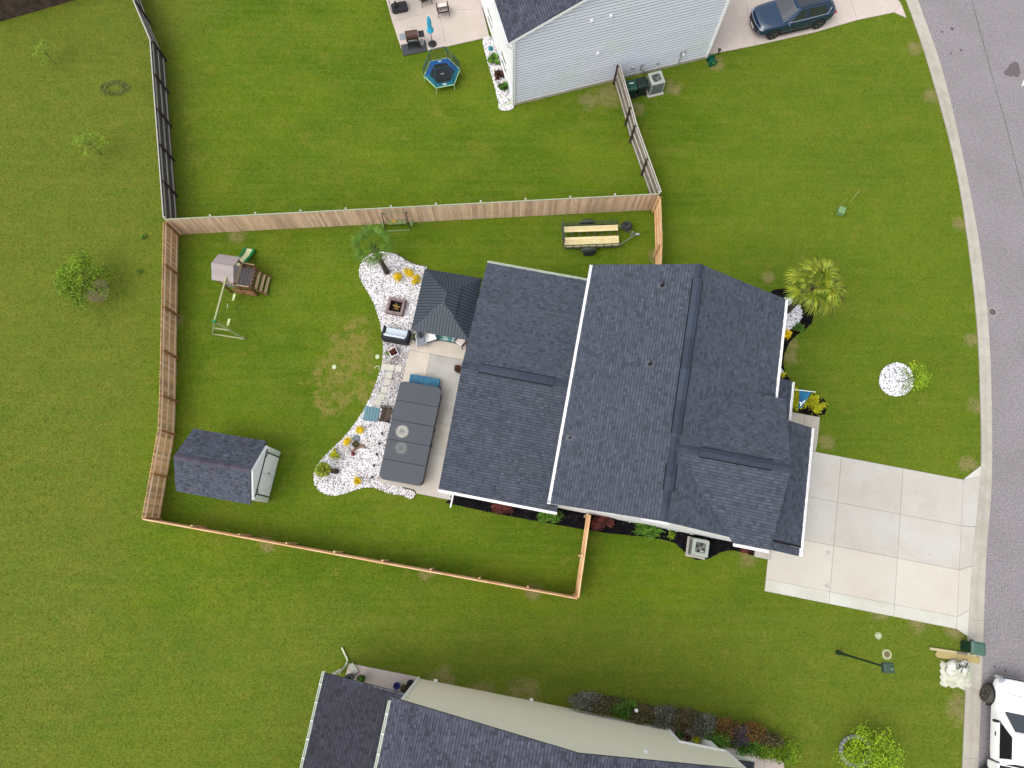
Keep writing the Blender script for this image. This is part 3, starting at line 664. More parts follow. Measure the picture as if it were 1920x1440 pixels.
ridge_run(house, (-3.93, 8.08, 3.74), (1.25, 8.08, 3.74), OFF, drop=.035)
def ru(px, py, z): return hf(px, py, z)
ridge_vent(house, (5.65, ru(1259, 810, 7.55)[1], 7.50), (5.65, ru(1308, 522, 7.55)[1], 7.50), OFF)
ridge_vent(house, (5.65, ru(1244, 918, 7.55)[1], 7.50), (5.65, ru(1253, 868, 7.55)[1], 7.50), OFF)
ridge_vent(house, (ru(1313, 845, 7.55)[0], 5.4, 7.49), (ru(1449, 873, 7.55)[0], 5.4, 7.49), OFF)
ridge_vent(house, (ru(898, 688, 3.77)[0], 8.08, 3.72), (ru(1040, 712, 3.77)[0], 8.08, 3.72), OFF, slope=.21)
for px, py, r_, h_ in ((1243, 533, .055, .30), (1220, 681, .055, .28), (1069, 820, .035, .22)):
    z = 6.8
    for _ in range(4): u, v = hf(px, py, z+h_*.6); z = 7.5-abs(u-5.65)*SL
    b = MB(OFF); b.lathe([(r_*2.0, -.06), (r_*1.6, .06), (r_*1.15, .12), (r_*1.05, h_), (r_*.7, h_), (r_*.7, h_-.08), (.001, h_-.08)], (u, v, z), 14)
    p_ = b.build('vent_pipe', mm('black'), house)
    f = MB(OFF); f.add([(u-.16, v-.13, z-.16*SL+.035), (u+.16, v-.13, z+.16*SL+.035), (u+.16, v+.13, z+.16*SL+.035), (u-.16, v+.13, z-.16*SL+.035)], [(0, 1, 2, 3)]); f.build('pipe_flashing', M('lead', (.07, .075, .09, 1), rough=.5), p_)
for u in (3.6, 6.05):
    window(house, (u, 2.655, 4.3), (1, 0), (0, -1), 1.1, 1.4, OFF)
for v in (9.6, 11.6): window(house, (9.855, v, 4.2), (0, 1), (1, 0), 1.2, 1.4, OFF); 
window(house, (10.105, 5.4, 5.2), (0, 1), (1, 0), 1.5, 1.3, OFF); window(house, (9.855, 12.0, 1.5), (0, 1), (1, 0), 1.4, 1.5, OFF)
for v in (4.2, 6.2, 11.6): window(house, (-3.555, v, 1.45), (0, -1), (-1, 0), 1.3, 1.2, OFF)
for v in (3.9, 7.9, 11.6): window(house, (1.44, v, 4.6), (0, -1), (-1, 0), 1.1, 1.2, OFF)
gd = MB(OFF); gd.box((12.42, 5.43, 1.1), (.05, 4.9, 2.2)); g_ = gd.build('garage_door', TRIM, house)
for r_ in range(4):
    for c_ in range(6): MB(OFF).box((12.45, 3.35+c_*.83, .3+r_*.54), (.02, .68, .40)).build('door_panel', VINYL, g_, bevel=.008)
fd = MB(OFF); fd.box((9.88, 9.2, 1.05), (.06, .95, 2.1)); f_ = fd.build('front_door', M('door_blue', (.04, .07, .1, 1)), house); MB(OFF).blob((9.95, 9.55, 1.0), (.03, .03, .03)).build('handle', mm('grey_metal'), f_)
bd = MB(OFF); bd.box((-3.57, 8.6, 1.05), (.06, 1.7, 2.1)); b_ = bd.build('patio_door', mm('glass'), house)
for v in (7.7, 8.6, 9.5): MB(OFF).box((-3.60, v, 1.05), (.05, .08, 2.1)).build('door_frame', TRIM, b_)
MB(OFF).box((11.5, 10.35, 1.36), (.16, .16, 2.7)).build('porch_post', TRIM, house)
MB(OFF).box((11.6, 9.48, 2.66), (.14, 2.0, .2)).build('porch_beam', TRIM, house)
for u, z, s_ in ((5.3, .5, .1), (7.2, .45, .12), (7.55, .6, .14), (8.3, .5, .14)): MB(OFF).box((u, 2.60, z+.6), (s_, .12, .16)).build('wall_outlet', mm('grey_metal'), house, bevel=.01)
# small concrete stoop at the garage side door
x0, y0 = at(1428, 1037); o = MB().box((0, 0, .09), (.75, .5, .18)).build('side_stoop', mm('concrete'), bevel=.01); o.location = (x0, y0, 0); o.rotation_euler = (0, 0, HA); tag(o, 'small concrete doorstep at the garage corner beside black mulch', 'step')

# ------------------------------------------------------------------ north neighbour
NA = R(15.6); nx, ny = at(963, 197); no = (5.8, 5.0, 0)
nl = lambda u, v: (nx+rot((u, v), NA)[0], ny+rot((u, v), NA)[1])
nloc = nl(5.8, 5.0)
nh = thing('house', 'two storey white vinyl sided house with charcoal shingle roof cut by the top edge', 'house', nloc+(0,), NA)
keep([nl(0, 0), nl(11.7, 0), nl(11.7, 14), nl(0, 14)])
SIDE = M('vinyl_pale', S(222, 226, 236, .86), c2=S(208, 222, 200, .86), mix=.28, mixr=(.55, .8), var=.04, scale=3, rough=.6, rndo=.04)
nz = 5.4; pk = nz+(5.85+.3)*SL; ns = 6.2*math.hypot(1, SL)
shingles('shingle_field', nh, [((-.33, 12, nz), (0, -1, 0), (6.18, 0, 6.18*SL), [(0, 0), (12.15, 0), (12.15, ns*.997), (0, ns*.997)]),
        ((12.03, -.15, nz), (0, 1, 0), (-6.18, 0, 6.18*SL), [(0, 0), (12.15, 0), (12.15, ns*.997), (0, ns*.997)])], ROOFP, off=no, singles=300)
c_ = MB(no); pr = [(0, 0), (11.7, 0), (11.7, 5.36), (5.85, 8.0), (0, 5.36)]
c_.add([(u, 0, z) for u, z in pr]+[(u, 12, z) for u, z in pr], [tuple(range(5)), tuple(range(9, 4, -1))]+[(i, 5+i, 5+(i+1) % 5, (i+1) % 5) for i in range(5)]); c_.build('wall', M('siding_shade_core', S(150, 153, 166, .72), var=.05), nh, fix=True)  # core painted grey as lap shadow, showing in the gaps between boards
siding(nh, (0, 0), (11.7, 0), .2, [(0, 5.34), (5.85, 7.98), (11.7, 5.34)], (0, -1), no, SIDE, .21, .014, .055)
siding(nh, (0, 12), (0, 0), .2, [(0, 5.34), (12, 5.34)], (-1, 0), no, VINYL, .165, .02)
MB(no).box((5.85, -.01, .1), (11.75, .06, .2)).build('foundation', mm('kerb'), nh)
for u in (-.0, 11.7): MB(no).box((u, -.01, 2.72), (.13, .13, 5.3)).build('corner_trim', TRIM, nh)
MB(no).box((-.02, .45, 2.7), (.05, .05, 5.3)).build('corner_trim', TRIM, nh)
for a, b in (((-.33, -.135, nz-.12), (5.85, -.135, pk-.12)), ((5.85, -.135, pk-.12), (12.03, -.135, nz-.12))): MB(no).beam(a, b, .04, .17).build('rake_board', TRIM, nh)
gutter(nh, (-.33, -.15, nz-.01), (-.33, 12, nz-.01), no, (-1, 0, 0), mm('white_soft'))
MB(no).tube([(-.38, -.1, nz-.1), (-.38, -.1, nz-.3), (-.09, -.09, nz-.6), (-.09, -.09, .15)], .045, 6).build('downspout', TRIM, nh)
for v, z in ((1.9, 1.3), (4.6, 4.2), (5.9, 4.2), (4.9, 1.3)): window(nh, (-.01, v, z), (0, -1), (-1, 0), 1.0, 1.4, no)
for px, py, z in ((1109, 38, 4.5), (1145, 30, 4.3), (1121, 100, 2.2)):
    for zz in np.arange(.5, 7, .1):
        g = at(px, py, zz); q = rot((g[0]-nx, g[1]-ny), -NA)
        if q[1] <= 0: break
    b = MB(no); b.lathe([(.11, 0), (.11, .03), (.085, .07), (.001, .085)], (0, 0, 0), 10)
    b2 = MB(no); b2.box((q[0], -.05, zz), (.16, .08, .18)); b2.build('wall_vent', TRIM, nh, bevel=.02)
def wallpt(px, py):
    for zz in np.arange(.02, 7, .05):
        g = at(px, py, zz); q = rot((g[0]-nx, g[1]-ny), -NA)
        if q[1] <= 0: break
    return q[0], zz
u, z = wallpt(1280, 98); MB(no).box((u, -.07, z), (.26, .12, .34)).build('meter_box', mm('grey_metal'), nh, bevel=.02); MB(no).lathe([(.085, -.06), (.085, 0), (.06, .03), (.001, .03)], (u, -.17, z), 14, 'y').build('meter_glass', mm('white_soft'), nh)
MB(no).tube([(u-.05, -.06, z-.15), (u-.05, -.06, .1)], .03, 6).build('conduit', mm('grey_metal'), nh)
for px, py in ((1203, 121), (1233, 118), (1186, 127)):
    u, z = wallpt(px, py); MB(no).box((u, -.05, z), (.14, .1, .16)).build('utility_box', mm('grey_metal'), nh, bevel=.02)
    if px == 1203: MB(no).tube([(u, -.06, z-.1), (u-.02, -.08, z-.4), (u+.12, -.2, .5), (u+.2, -.4, .4)], .02, 6).build('hose', mm('black'), nh)
# loose drain pipe at the corner
a, b = at(934, 203), at(960, 194); o = thing('drain_pipe', 'pale green drain extension lying at the corner of the white house', 'drain pipe', a+(0,))
MB(a+(0,)).tube([a+(.08,), ((a[0]+b[0])/2, (a[1]+b[1])/2, .09), b+(.14,)], [.055, .055, .06], 8).build('pipe', M('palegreen', S(200, 212, 180, .75)), o)

# ------------------------------------------------------------------ south neighbour
SA = R(-10.5); sw = lambda u, v: rot((u, v), SA); sf = lambda px, py, z=0: rot(at(px, py, z), -SA)
so_ = (3.6, -12.0, 0); sh = thing('house', 'beige sided two storey house with purple grey shingles cut by the bottom edge', 'house', sw(3.6, -12.0)+(0,), SA)
keep([sw(-3.3, -6.4), sw(10.5, -6.4), sw(10.5, -20), sw(-7.3, -20), sw(-7.0, -9.5), sw(-3.3, -6.4)])
BEIGE = M('beige_siding', S(236, 231, 210, .93), var=.04, scale=3, rough=.65)
sz = 5.4; spk = 8.3; sn = (spk-sz)/7.35; sls = math.hypot(7.35, spk-sz)
shingles('shingle_field', sh, [((-3.72, -6.35, sz), (0, -1, 0), (7.35, 0, spk-sz), [(0, 0), (11, 0), (11, sls), (0, sls)]), ((10.98, -17.35, sz), (0, 1, 0), (-7.35, 0, spk-sz), [(0, 0), (11, 0), (11, sls), (0, sls)])], ROOFP, off=so_, singles=300)
shingles('shingle_field', sh, [((-7.2, -6.5, 2.6), (0, -1, 0), (3.85, 0, .95), [(0, 0), (11, 0), (11, 3.95), (0, 3.95)]), ((11.75, -11.0, 2.75), (0, 1, 0), (-1.6, 0, .5), [(0, 0), (4.4, 0), (4.4, 1.68), (0, 1.68)])], ROOFD, off=so_)
c_ = MB(so_); tp = lambda u: spk-.13-abs(u-3.63)*sn
pr = [(-3.3, 0), (8.5, 0), (8.5, 2.7), (10.5, 2.7), (10.5, tp(10.5)), (3.63, tp(3.63)), (-3.3, tp(-3.3))]; k_ = len(pr)
c_.add([(u, -6.42, z) for u, z in pr]+[(u, -18, z) for u, z in pr], [tuple(range(k_)), tuple(range(2*k_-1, k_-1, -1))]+[(i, k_+i, k_+(i+1) % k_, (i+1) % k_) for i in range(k_)]); c_.build('wall', BEIGE, sh, fix=True)
siding(sh, (8.5, -6.42), (-3.3, -6.42), .15, [(0, 2.7), (11.8, 2.7)], (0, 1), so_, BEIGE, .14, .012)
siding(sh, (10.5, -6.42), (-3.3, -6.42), 2.7, [(0, tp(10.5)-.02), (6.87, spk-.16), (13.8, tp(-3.3)-.02)], (0, 1), so_, BEIGE, .14, .012)
b = MB(so_); b.box((9.5, -8.0, 1.35), (2.0, .1, 2.7)); b.build('porch_wall', BEIGE, sh)
for u, v, z0_, z1_ in ((-3.3, -6.4, 0, tp(-3.3)), (8.5, -6.4, 0, 2.7), (10.5, -6.4, 2.7, tp(10.5))): MB(so_).box((u, v, (z0_+z1_)/2), (.12, .1, z1_-z0_-.02)).build('corner_trim', TRIM, sh)
MB(so_).box((9.5, -6.385, 2.68), (2.1, .07, .12)).build('porch_fascia', TRIM, sh)
MB(so_).box((10.28, -6.62, 1.33), (.3, .3, 2.6)).build('porch_column', TRIM, sh)
GUT2 = M('gutter_green', S(206, 214, 198, .8), var=.06)
gutter(sh, (-3.72, -17.5, sz-.01), (-3.72, -6.5, sz-.01), so_, (-1, 0, 0), GUT2); gutter(sh, (-7.2, -17.5, 2.59), (-7.2, -6.45, 2.59), so_, (-1, 0, 0), GUT2); gutter(sh, (10.5, -6.6, 2.78), (11.75, -6.6, 2.74), so_, (0, 1, 0), GUT2)
for k_ in range(9):
    v = -7.0-k_*.75; MB(so_).box((-3.785, v, sz-.005), (.12, .03, .03)).build('gutter_strap', TRIM, sh); MB(so_).box((-7.265, v, 2.60), (.12, .03, .03)).build('gutter_strap', TRIM, sh)
MB(so_).box((-5.4, -6.56, 3.02), (.02, .02, .02)); MB(so_).beam((-7.2, -6.53, 2.52), (-3.4, -6.53, 3.47), .05, .16).build('rake_board', M('rake_dark', (.08, .085, .1, 1)), sh)
MB(so_).beam((-3.72, -6.375, sz-.08), (3.63, -6.375, spk-.08), .04, .1).build('rake_board', M('rake_blue', S(120, 130, 145, .7)), sh); MB(so_).beam((3.63, -6.375, spk-.08), (10.98, -6.375, sz-.08), .04, .1).build('rake_board', M('rake_blue'), sh)
for u in (-7.05,): MB(so_).box((u, -6.75, 1.25), (.12, .12, 2.5)).build('porch_post', TRIM, sh)
for px, py in ((997, 1308), (1210, 1410), (817, 1277)):
    for zz in np.arange(.02, 7, .05):
        q = sf(px, py, zz)
        if q[1] >= -6.40: break
    MB(so_).box((q[0], -6.36, zz), (.17, .1, .17)).build('wall_vent', TRIM, sh, bevel=.02)
dp = thing('drain_pipe', 'bent pale downspout extension reaching into the lawn from the beige house', 'drain pipe', at(650, 1243)+(0,)); q = at(650, 1243)+(0,)
MB(q).tube([at3(636, 1262, .9), at3(648, 1248, .25), at3(652, 1238, .08), at3(641, 1214, .07)], .05, 8).build('pipe', M('palegreen'), dp)
o = MB().box((0, 0, .05), (.5, .26, .1)).build('splash_block', M('splash', S(200, 200, 182, .75)), bevel=.02); x, y = at(664, 1253); o.location = (x, y, .05); o.rotation_euler = (0, 0, R(-52)); tag(o, 'pale plastic splash block on the beige house patio', 'splash block')

# ------------------------------------------------------------------ fences
_pick = {}
def picket(h, mat):
    k = (round(h, 2), mat.name)
    if k not in _pick:
        w_ = .134; t = .018; pts = [(-w_/2, 0), (w_/2, 0), (w_/2, h-.035), (w_/2-.035, h), (-w_/2+.035, h), (-w_/2, h-.035)]
        b = MB(); n_ = 6; b.add([(x, -t/2, z) for x, z in pts]+[(x, t/2, z) for x, z in pts], [tuple(range(6)), tuple(range(11, 5, -1))]+[(i, 6+i, 6+(i+1) % 6, (i+1) % 6) for i in range(6)])
        _pick[k] = b.mesh('picket'); _pick[k].materials.append(mat)
    return _pick[k]
def fence(label, pts, side, pm, rm, qm, h=1.75, rails=(.25, .88, 1.5), post_every=2.4, post_h=None, cap=None, group='wooden fences'):
    P = [np.array(p[:2]) for p in pts]; base = P[0]
    f = thing('wooden_fence', label, 'fence', (base[0], base[1], 0), 0, group); off = (base[0], base[1], 0)
    for a, b in zip(P[:-1], P[1:]):
        L = np.linalg.norm(b-a); d = (b-a)/L; nrm = np.array((-d[1], d[0]))*side; ang = math.atan2(d[1], d[0])
        k = int(L/.142); m = picket(h, pm)
        for i in range(k):
            c = a+d*(i+.5)*L/k-base
            put('picket', m, f, loc=(c[0], c[1], random.uniform(0, .012)), rz=ang+random.uniform(-.012, .012))
        for z in rails:
            q = nrm*.034; s_ = max(1, round(L/post_every))
            for i in range(s_):
                p0 = a+d*(L*i/s_+.01)+q; p1 = a+d*(L*(i+1)/s_-.01)+q
                MB(off).beam((p0[0], p0[1], z), (p1[0], p1[1], z), .04, .088).build('rail', rm, f)
        s_ = max(1, round(L/post_every))
        for i in range(0 if a is P[0] else 1, s_+1):
            c = a+d*L*i/s_+nrm*.106; MB(off).box((c[0], c[1], (post_h or h-.08)/2), (.09, .09, post_h or h-.08), ang).build('post', qm, f)
        if cap:
            c0, c1 = a+nrm*.01, b+nrm*.01
            MB(off).beam((c0[0], c0[1], h+.014), (c1[0], c1[1], h+.014), .055, .028).build('cap_rail', cap, f)
    return f
T = 1.75; A3 = lambda *l: [at(px, py, T) for px, py in l]
CAPG = M('cap_green', S(168, 178, 150, .7), var=.12, scale=4)
fence('long pink brown picket fence between the two back lawns, pickets facing the house', A3((309, 412), (1237, 364)), 1, mm('wood_pink'), mm('wood_pink'), mm('wood_greyrail'), cap=CAPG, post_h=1.80)
fence('warm brown fence with three pale rails along the west side of the play lawn', A3((266, 972), (296, 805), (299, 740), (306, 416)), -1, mm('wood_warm'), mm('wood_rail'), M('post_brown', S(170, 126, 80, .66), var=.15))
fence('low angle peach brown fence along the south edge of the back yard', A3((268, 974), (1082, 1123)), 1, mm('wood_warm'), mm('wood_new'), mm('wood_warm'), cap=mm('wood_new'))
fence('short fence from the south fence corner up to the house wall', A3((1085, 1121), (1107, 966)), 1, mm('wood_new'), mm('wood_new'), mm('wood_warm'), cap=mm('wood_new'))
fence('short new orange pine fence between the trailer corner and the house', A3((1239, 368), (1242, 455), (1240, 505)), -1, mm('wood_new'), mm('wood_new'), mm('wood_new'))
fence('weathered dark grey fence with pale rails on the west of the neighbouring lawn', A3((306, 408), (281, 75), (250, 2), (228, -60)), -1, mm('wood_grey'), mm('wood_greyrail'), mm('dark_wood'), cap=mm('wood_greyrail'))
fence('weathered grey fence from the white house to the trailer corner', A3((1162, 120), (1185, 199), (1194, 233), (1240, 360)), -1, mm('wood_olive'), mm('wood_greyrail'), mm('dark_wood'), cap=mm('wood_greyrail'))
b0_, b1_ = at(-60, 58), at(190, -14); fence('brown fence cut by the top left corner', [b0_, b1_], 1, mm('dark_wood'), mm('dark_wood'), mm('dark_wood'))
# ------------------------------------------------------------------ plants
def leafcloud(name, P, size, mat, parent, up=.4, aspect=.45, rv=None):
    P = np.asarray(P, float); N = len(P)
    s = RNG.uniform(size*.6, size*1.3, N)[:, None]
    d = RNG.normal(size=(N, 3)); d[:, 2] = d[:, 2]*.6-.1; d /= np.linalg.norm(d, axis=1)[:, None]
    n = RNG.normal(size=(N, 3)); n[:, 2] = np.abs(n[:, 2])+up; w_ = np.cross(d, n); w_ /= np.linalg.norm(w_, axis=1)[:, None]; q = np.cross(w_, d)
    V = np.stack([P-d*s, P+w_*s*aspect+q*s*.15, P+d*s, P-w_*s*aspect+q*s*.15], 1).reshape(-1, 3)
    F = (np.arange(N)[:, None]*4+np.arange(4)[None]).tolist()
    m = bpy.data.meshes.new(name); m.from_pydata(V.tolist(), [], F)
    r = RNG.uniform(0, 1, N) if rv is None else np.clip(rv+RNG.uniform(-.2, .2, N), 0, 1)
    m.attributes.new('rnd', 'FLOAT', 'FACE').data.foreach_set('value', r); m.materials.append(mat)
    return put(name, m, parent)
BARK = M('bark', S(96, 82, 68, .6), c2=S(70, 58, 48, .6), mix=6, var=.3, scale=14, bump=.6, bscale=30)
def shrub(name, label, cat, px, py, r, h, mat, n=900, leaf=.06, clumps=14, group=None, z0=.03, ry=None, zc=None):
    x, y = at(px, py, h*.5 if zc is None else zc); t = thing(name, label, cat, (x, y, z0), 0, group); ry = ry or r
    pts, rv = [], []
    for k in range(clumps):
        a = random.random()*6.283; q = math.sqrt(random.random())*.78; cz = h*(.30+.62*math.sqrt(max(0, 1-q*q))*random.uniform(.55, 1)); c = (r*q*math.cos(a), ry*q*math.sin(a), cz); m_ = n//clumps
        g = RNG.normal(0, 1, (m_, 3))*np.array((r*.20, ry*.20, h*.13))+c
        pts.append(g); rv += [random.uniform(.1, .9)]*m_
    P = np.concatenate(pts); P[:, 2] = np.clip(P[:, 2], .03, h*1.1)
    leafcloud('foliage', P, leaf, mat, t, rv=np.array(rv))
    for k in range(4):
        a = k*1.57+random.random(); MB().tube([(0, 0, -.03), (r*.25*math.cos(a), ry*.25*math.sin(a), h*.3), (r*.5*math.cos(a), ry*.5*math.sin(a), h*.65)], [.02, .014, .006], 5).build('stem', BARK, t)
    return t
def small_tree(label, px, py, zc, r, h, mat, n, leaf, trunk_r, clumps=22, spread=.2, name='young_tree', group=None):
    """crown centre seen at px,py with height zc"""
    x, y = at(px, py, zc); t = thing(name, label, 'tree', (x, y, 0), 0, group)
    MB().tube([(0, 0, -.05), (.03, .02, h*.3), (-.02, .03, h*.6), (0, 0, h*.85)], [trunk_r, trunk_r*.85, trunk_r*.6, trunk_r*.25], 7).build('trunk', BARK, t, smooth=True)
    pts, rv = [], []; br = MB()
    for k in range(clumps):
        a = k*2.4+random.uniform(-.4, .4); q = math.sqrt((k+.5)/clumps)*random.uniform(.8, 1.1); c = (r*q*math.cos(a), r*q*math.sin(a), h*(.55+.42*(1-q*q)*random.uniform(.4, 1)+random.uniform(-.08, .06)))
        br.tube([(0, 0, h*random.uniform(.35, .6)), (c[0]*.55, c[1]*.55, c[2]*.9), c], [trunk_r*.4, trunk_r*.25, trunk_r*.08], 5)
        m_ = n//clumps; pts.append(RNG.normal(0, 1, (m_, 3))*np.array((r*spread, r*spread, h*.05))+c); rv += [random.uniform(.1, .9)]*m_
    br.build('branches', BARK, t); leafcloud('crown', np.concatenate(pts), leaf, mat, t, rv=np.array(rv)); return t
def palm(name, label, base, tilt, h, r, nfr, mat, tr=.13, leaflets=26, boots=True, droop=.5, group=None, pet=1.0, lw=.042):
    t = thing(name, label, 'palm tree', (base[0], base[1], .02), 0, group)
    top = Vector((tilt[0], tilt[1], h)); tb = MB()
    pts = [top*k_ for k_ in (0, .25, .5, .75, .97)]; tb.tube([tuple(p) for p in pts], [tr*1.25, tr, tr*.95, tr*1.05, tr*.9], 12); tk = tb.build('trunk', BARK, t, smooth=True)
    if boots:
        bm_ = M('palm_boots', S(150, 128, 100, .65), var=.25, scale=20, rndo=.25)
        for k in range(int(30*h/3)):
            f = .45+.5*k/int(30*h/3); a = k*2.399; p = top*f; d = Vector((math.cos(a), math.sin(a), 0))
            MB().beam(tuple(p+d*tr*.8), tuple(p+d*(tr+.13)+Vector((0, 0, .17))), .07, .03, tuple(d)).build('boot', bm_, t)
    for k in range(nfr):
        a = k*2.399+random.uniform(-.15, .15); f = k/nfr; el = R(70)-R(88)*f**.7; el += random.uniform(-.14, .14)
        L = pet*r*random.uniform(.38, .56)*(1 if f > .15 else .8); d = Vector((math.cos(a)*math.cos(el), math.sin(a)*math.cos(el), math.sin(el))); s = Vector((-math.sin(a), math.cos(a), 0)); up = s.cross(d)*-1
        if up.z < 0: up = -up
        b = MB(); b.rv = random.random(); c0 = top+d*L
        b.tube([tuple(top), tuple(top+d*L*.55+Vector((0, 0, .03))), tuple(c0)], [.02, .014, .01], 4)
        ll = r*random.uniform(.52, .62)
        for j in range(leaflets):
            th = R(-68)+R(136)*j/(leaflets-1); th += random.uniform(-.04, .04); l_ = ll*(.62+.38*math.cos(th*.62))*random.uniform(.9, 1.06)
            e = (d*math.cos(th)+s*math.sin(th)).normalized(); p0 = c0; dr = droop*l_
            p1 = c0+e*l_*.55+up*.05*l_-Vector((0, 0, dr*.18)); p2 = c0+e*l_*.95-Vector((0, 0, dr*.85)); wv = e.cross(up).normalized()*lw
            b.rv = min(1, max(0, .5+random.uniform(-.5, .5)))
            b.add([tuple(x) for x in (p0-wv*.3, p0+wv*.3, p1+wv, p1-wv, p2)], [(0, 1, 2, 3), (3, 2, 4)])
        b.build('frond', mat, t)
    return t
PALM = leafmat('palm', S(142, 148, 36, K), S(104, 126, 28, K), .6)
PALMD = leafmat('palm_dull', S(88, 124, 36, K), S(78, 114, 24, K), .4)
YEL = leafmat('yellow', S(240, 208, 18, .86), S(214, 184, 22, .82), .4, 8)
LIME = leafmat('lime', S(204, 200, 20, .82), S(160, 168, 22, .8), .5, 6)
GRN = leafmat('green', S(100, 142, 40, .74), S(68, 108, 28, K), .75, 7); BRT = leafmat('lime_tree', S(150, 176, 30, .8), S(118, 156, 26, .8), .45, 5)
BRIGHT = leafmat('bright', S(124, 150, 24, .74), S(96, 132, 22, .74), .55, 4)
RED = leafmat('red', S(128, 54, 54, K), S(92, 60, 40, K), .8, 7)
BRN = leafmat('brown', S(112, 98, 66, K), S(84, 82, 48, K), .5, 5)
GRY = leafmat('greygreen', S(104, 112, 92, K), S(120, 112, 104, K), .5, 5)
PUR = leafmat('plum', S(96, 80, 96, K), S(78, 74, 74, K), .5, 5)
ORG = leafmat('orange', S(140, 92, 48, K), S(112, 100, 44, K), .5, 5)
c = at(1532, 533, 3.9); palm('palm_tree', 'tall front palm with a wide yellow green crown beside the house corner', c, (0, 0), 3.75, 1.62, 17, PALM, .14, 22)
b = at(726, 511); c = at(697, 458, 2.9); palm('palm_tree', 'back yard palm with stubby boots on its trunk in white gravel', b, (c[0]-b[0], c[1]-b[1]), 2.8, 1.25, 17, PALMD, .13, 13, droop=.45, lw=.02)
b = at(632, 884); palm('palm_tree', 'small stubby palm at the lower end of the white gravel', b, (at(604, 880, .9)[0]-b[0], at(604, 880, .9)[1]-b[1]), .85, .72, 9, PALM, .12, 14, pet=.25)
small_tree('round bushy lime green tree alone on the western lawn', 149, 524, 1.5, 1.25, 2.3, BRIGHT, 2600, .07, .05, 30, .15)
o = splat('mulch_circle', 184, 548, .62, M('dry_mulch', S(122, 114, 76, .66), var=.3, scale=14, bump=.5), z=.012)
sp = leafmat('sparse', S(138, 164, 40, K), S(120, 150, 40, K), .3)
small_tree('thin sparse sapling at the upper left of the western lawn', 78, 92, 1.3, .62, 2.0, sp, 420, .05, .018, 9, .2)
small_tree('thin sparse sapling on the western lawn below the tangled grass ring', 165, 266, 1.3, .75, 2.0, sp, 520, .055, .018, 9, .2)
small_tree('lime sapling leaning over the round white stone bed', 1718, 704, 1.5, .68, 2.2, BRT, 1000, .055, .02, 14, .2)
small_tree('bright green tree over the grey stone ring at the bottom', 1640, 1425, 1.4, 1.15, 2.1, BRT, 3200, .06, .045, 32, .18)
for p, l_ in (((268, 444), 'upper'), ((262, 510), 'lower')): shrub('weed', 'small dark green weed tuft, %s of two outside the west fence' % l_, 'weed', p[0], p[1], .16, .14, GRN, 160, .05, 5, 'weeds outside the west fence', 0)
# tangled dry grass ring
t = thing('grass_tangle', 'ring of tangled dry grass flattened on the upper western lawn', 'dry grass', at(215, 166)+(0,))
P = []
for k in range(900):
    a = random.random()*6.283; q = .85*math.sqrt(random.uniform(.25, 1)); P.append((q*math.cos(a), q*.6*math.sin(a), random.uniform(.01, .08)))
leafcloud('stems', P, .09, leafmat('drygrass', S(120, 128, 74, K), S(96, 116, 50, K), .35), t, aspect=.09)
YG = 'yellow shrubs in the white gravel'
for (px, py, r_), l_ in (((745, 521, .26), 'left'), ((765, 512, .30), 'middle'), ((780, 525, .27), 'right')): shrub('yellow_shrub', 'round golden yellow shrub near the gazebo, %s of three' % l_, 'shrub', px, py, r_, .4, YEL, 800, .035, 14, YG)
for (px, py, r_, mt), l_ in (((675, 806, .2, YEL), 'golden yellow shrub in the lower gravel, nearest the dark steps'), ((651, 829, .23, YEL), 'golden yellow shrub beside the grey slate in the lower gravel'), ((628, 852, .28, LIME), 'green and yellow shrub above the small stubby palm'), ((671, 903, .21, YEL), 'golden yellow shrub alone at the bottom of the gravel')): shrub('yellow_shrub', l_, 'shrub', px, py, r_, .36, mt, 700, .035, 12, YG)
SG = 'shrubs along the house walls'
for px, py, r_, ry, h_, mt, n_, l_ in ((943, 950, .62, .34, .7, RED, 1800, 'dark red leaved shrub at the left of the south wall bed'), (1030, 964, .68, .42, .8, GRN, 2000, 'glossy green shrub under the corner of the lower roof'), (1129, 979, .58, .46, .75, RED, 1800, 'dark red shrub just right of the short fence'), (1211, 994, .68, .42, .8, GRN, 2000, 'wide green shrub left of the air conditioner'), (1258, 1003, .2, .2, .35, BRIGHT, 300, 'tiny bright green plant between shrub and air conditioner'), (1400, 1031, .35, .16, .3, RED, 400, 'low dark red plant by the garage corner'),
      (1475, 627, .24, .24, .35, YEL, 420, 'yellow spiky plant in the front black mulch'), (1496, 615, .3, .3, .4, GRN, 500, 'dark green plant behind the white stones in front'), (1496, 755, .42, .5, .7, LIME, 1600, 'yellow green shrub beneath the blue flag'), (1530, 758, .46, .46, .7, LIME, 1900, 'round yellow green shrub at the end of the porch bed'), (1487, 735, .3, .25, .5, LIME, 700, 'small lime shrub tight against the porch gutter'), (1462, 703, .3, .12, .3, LIME, 300, 'low lime plant by the porch roof corner')):
    shrub('shrub', l_, 'shrub', px, py, r_, h_, mt, n_, .05, 16, SG, ry=ry)
HG = 'shrubs beside the beige house'
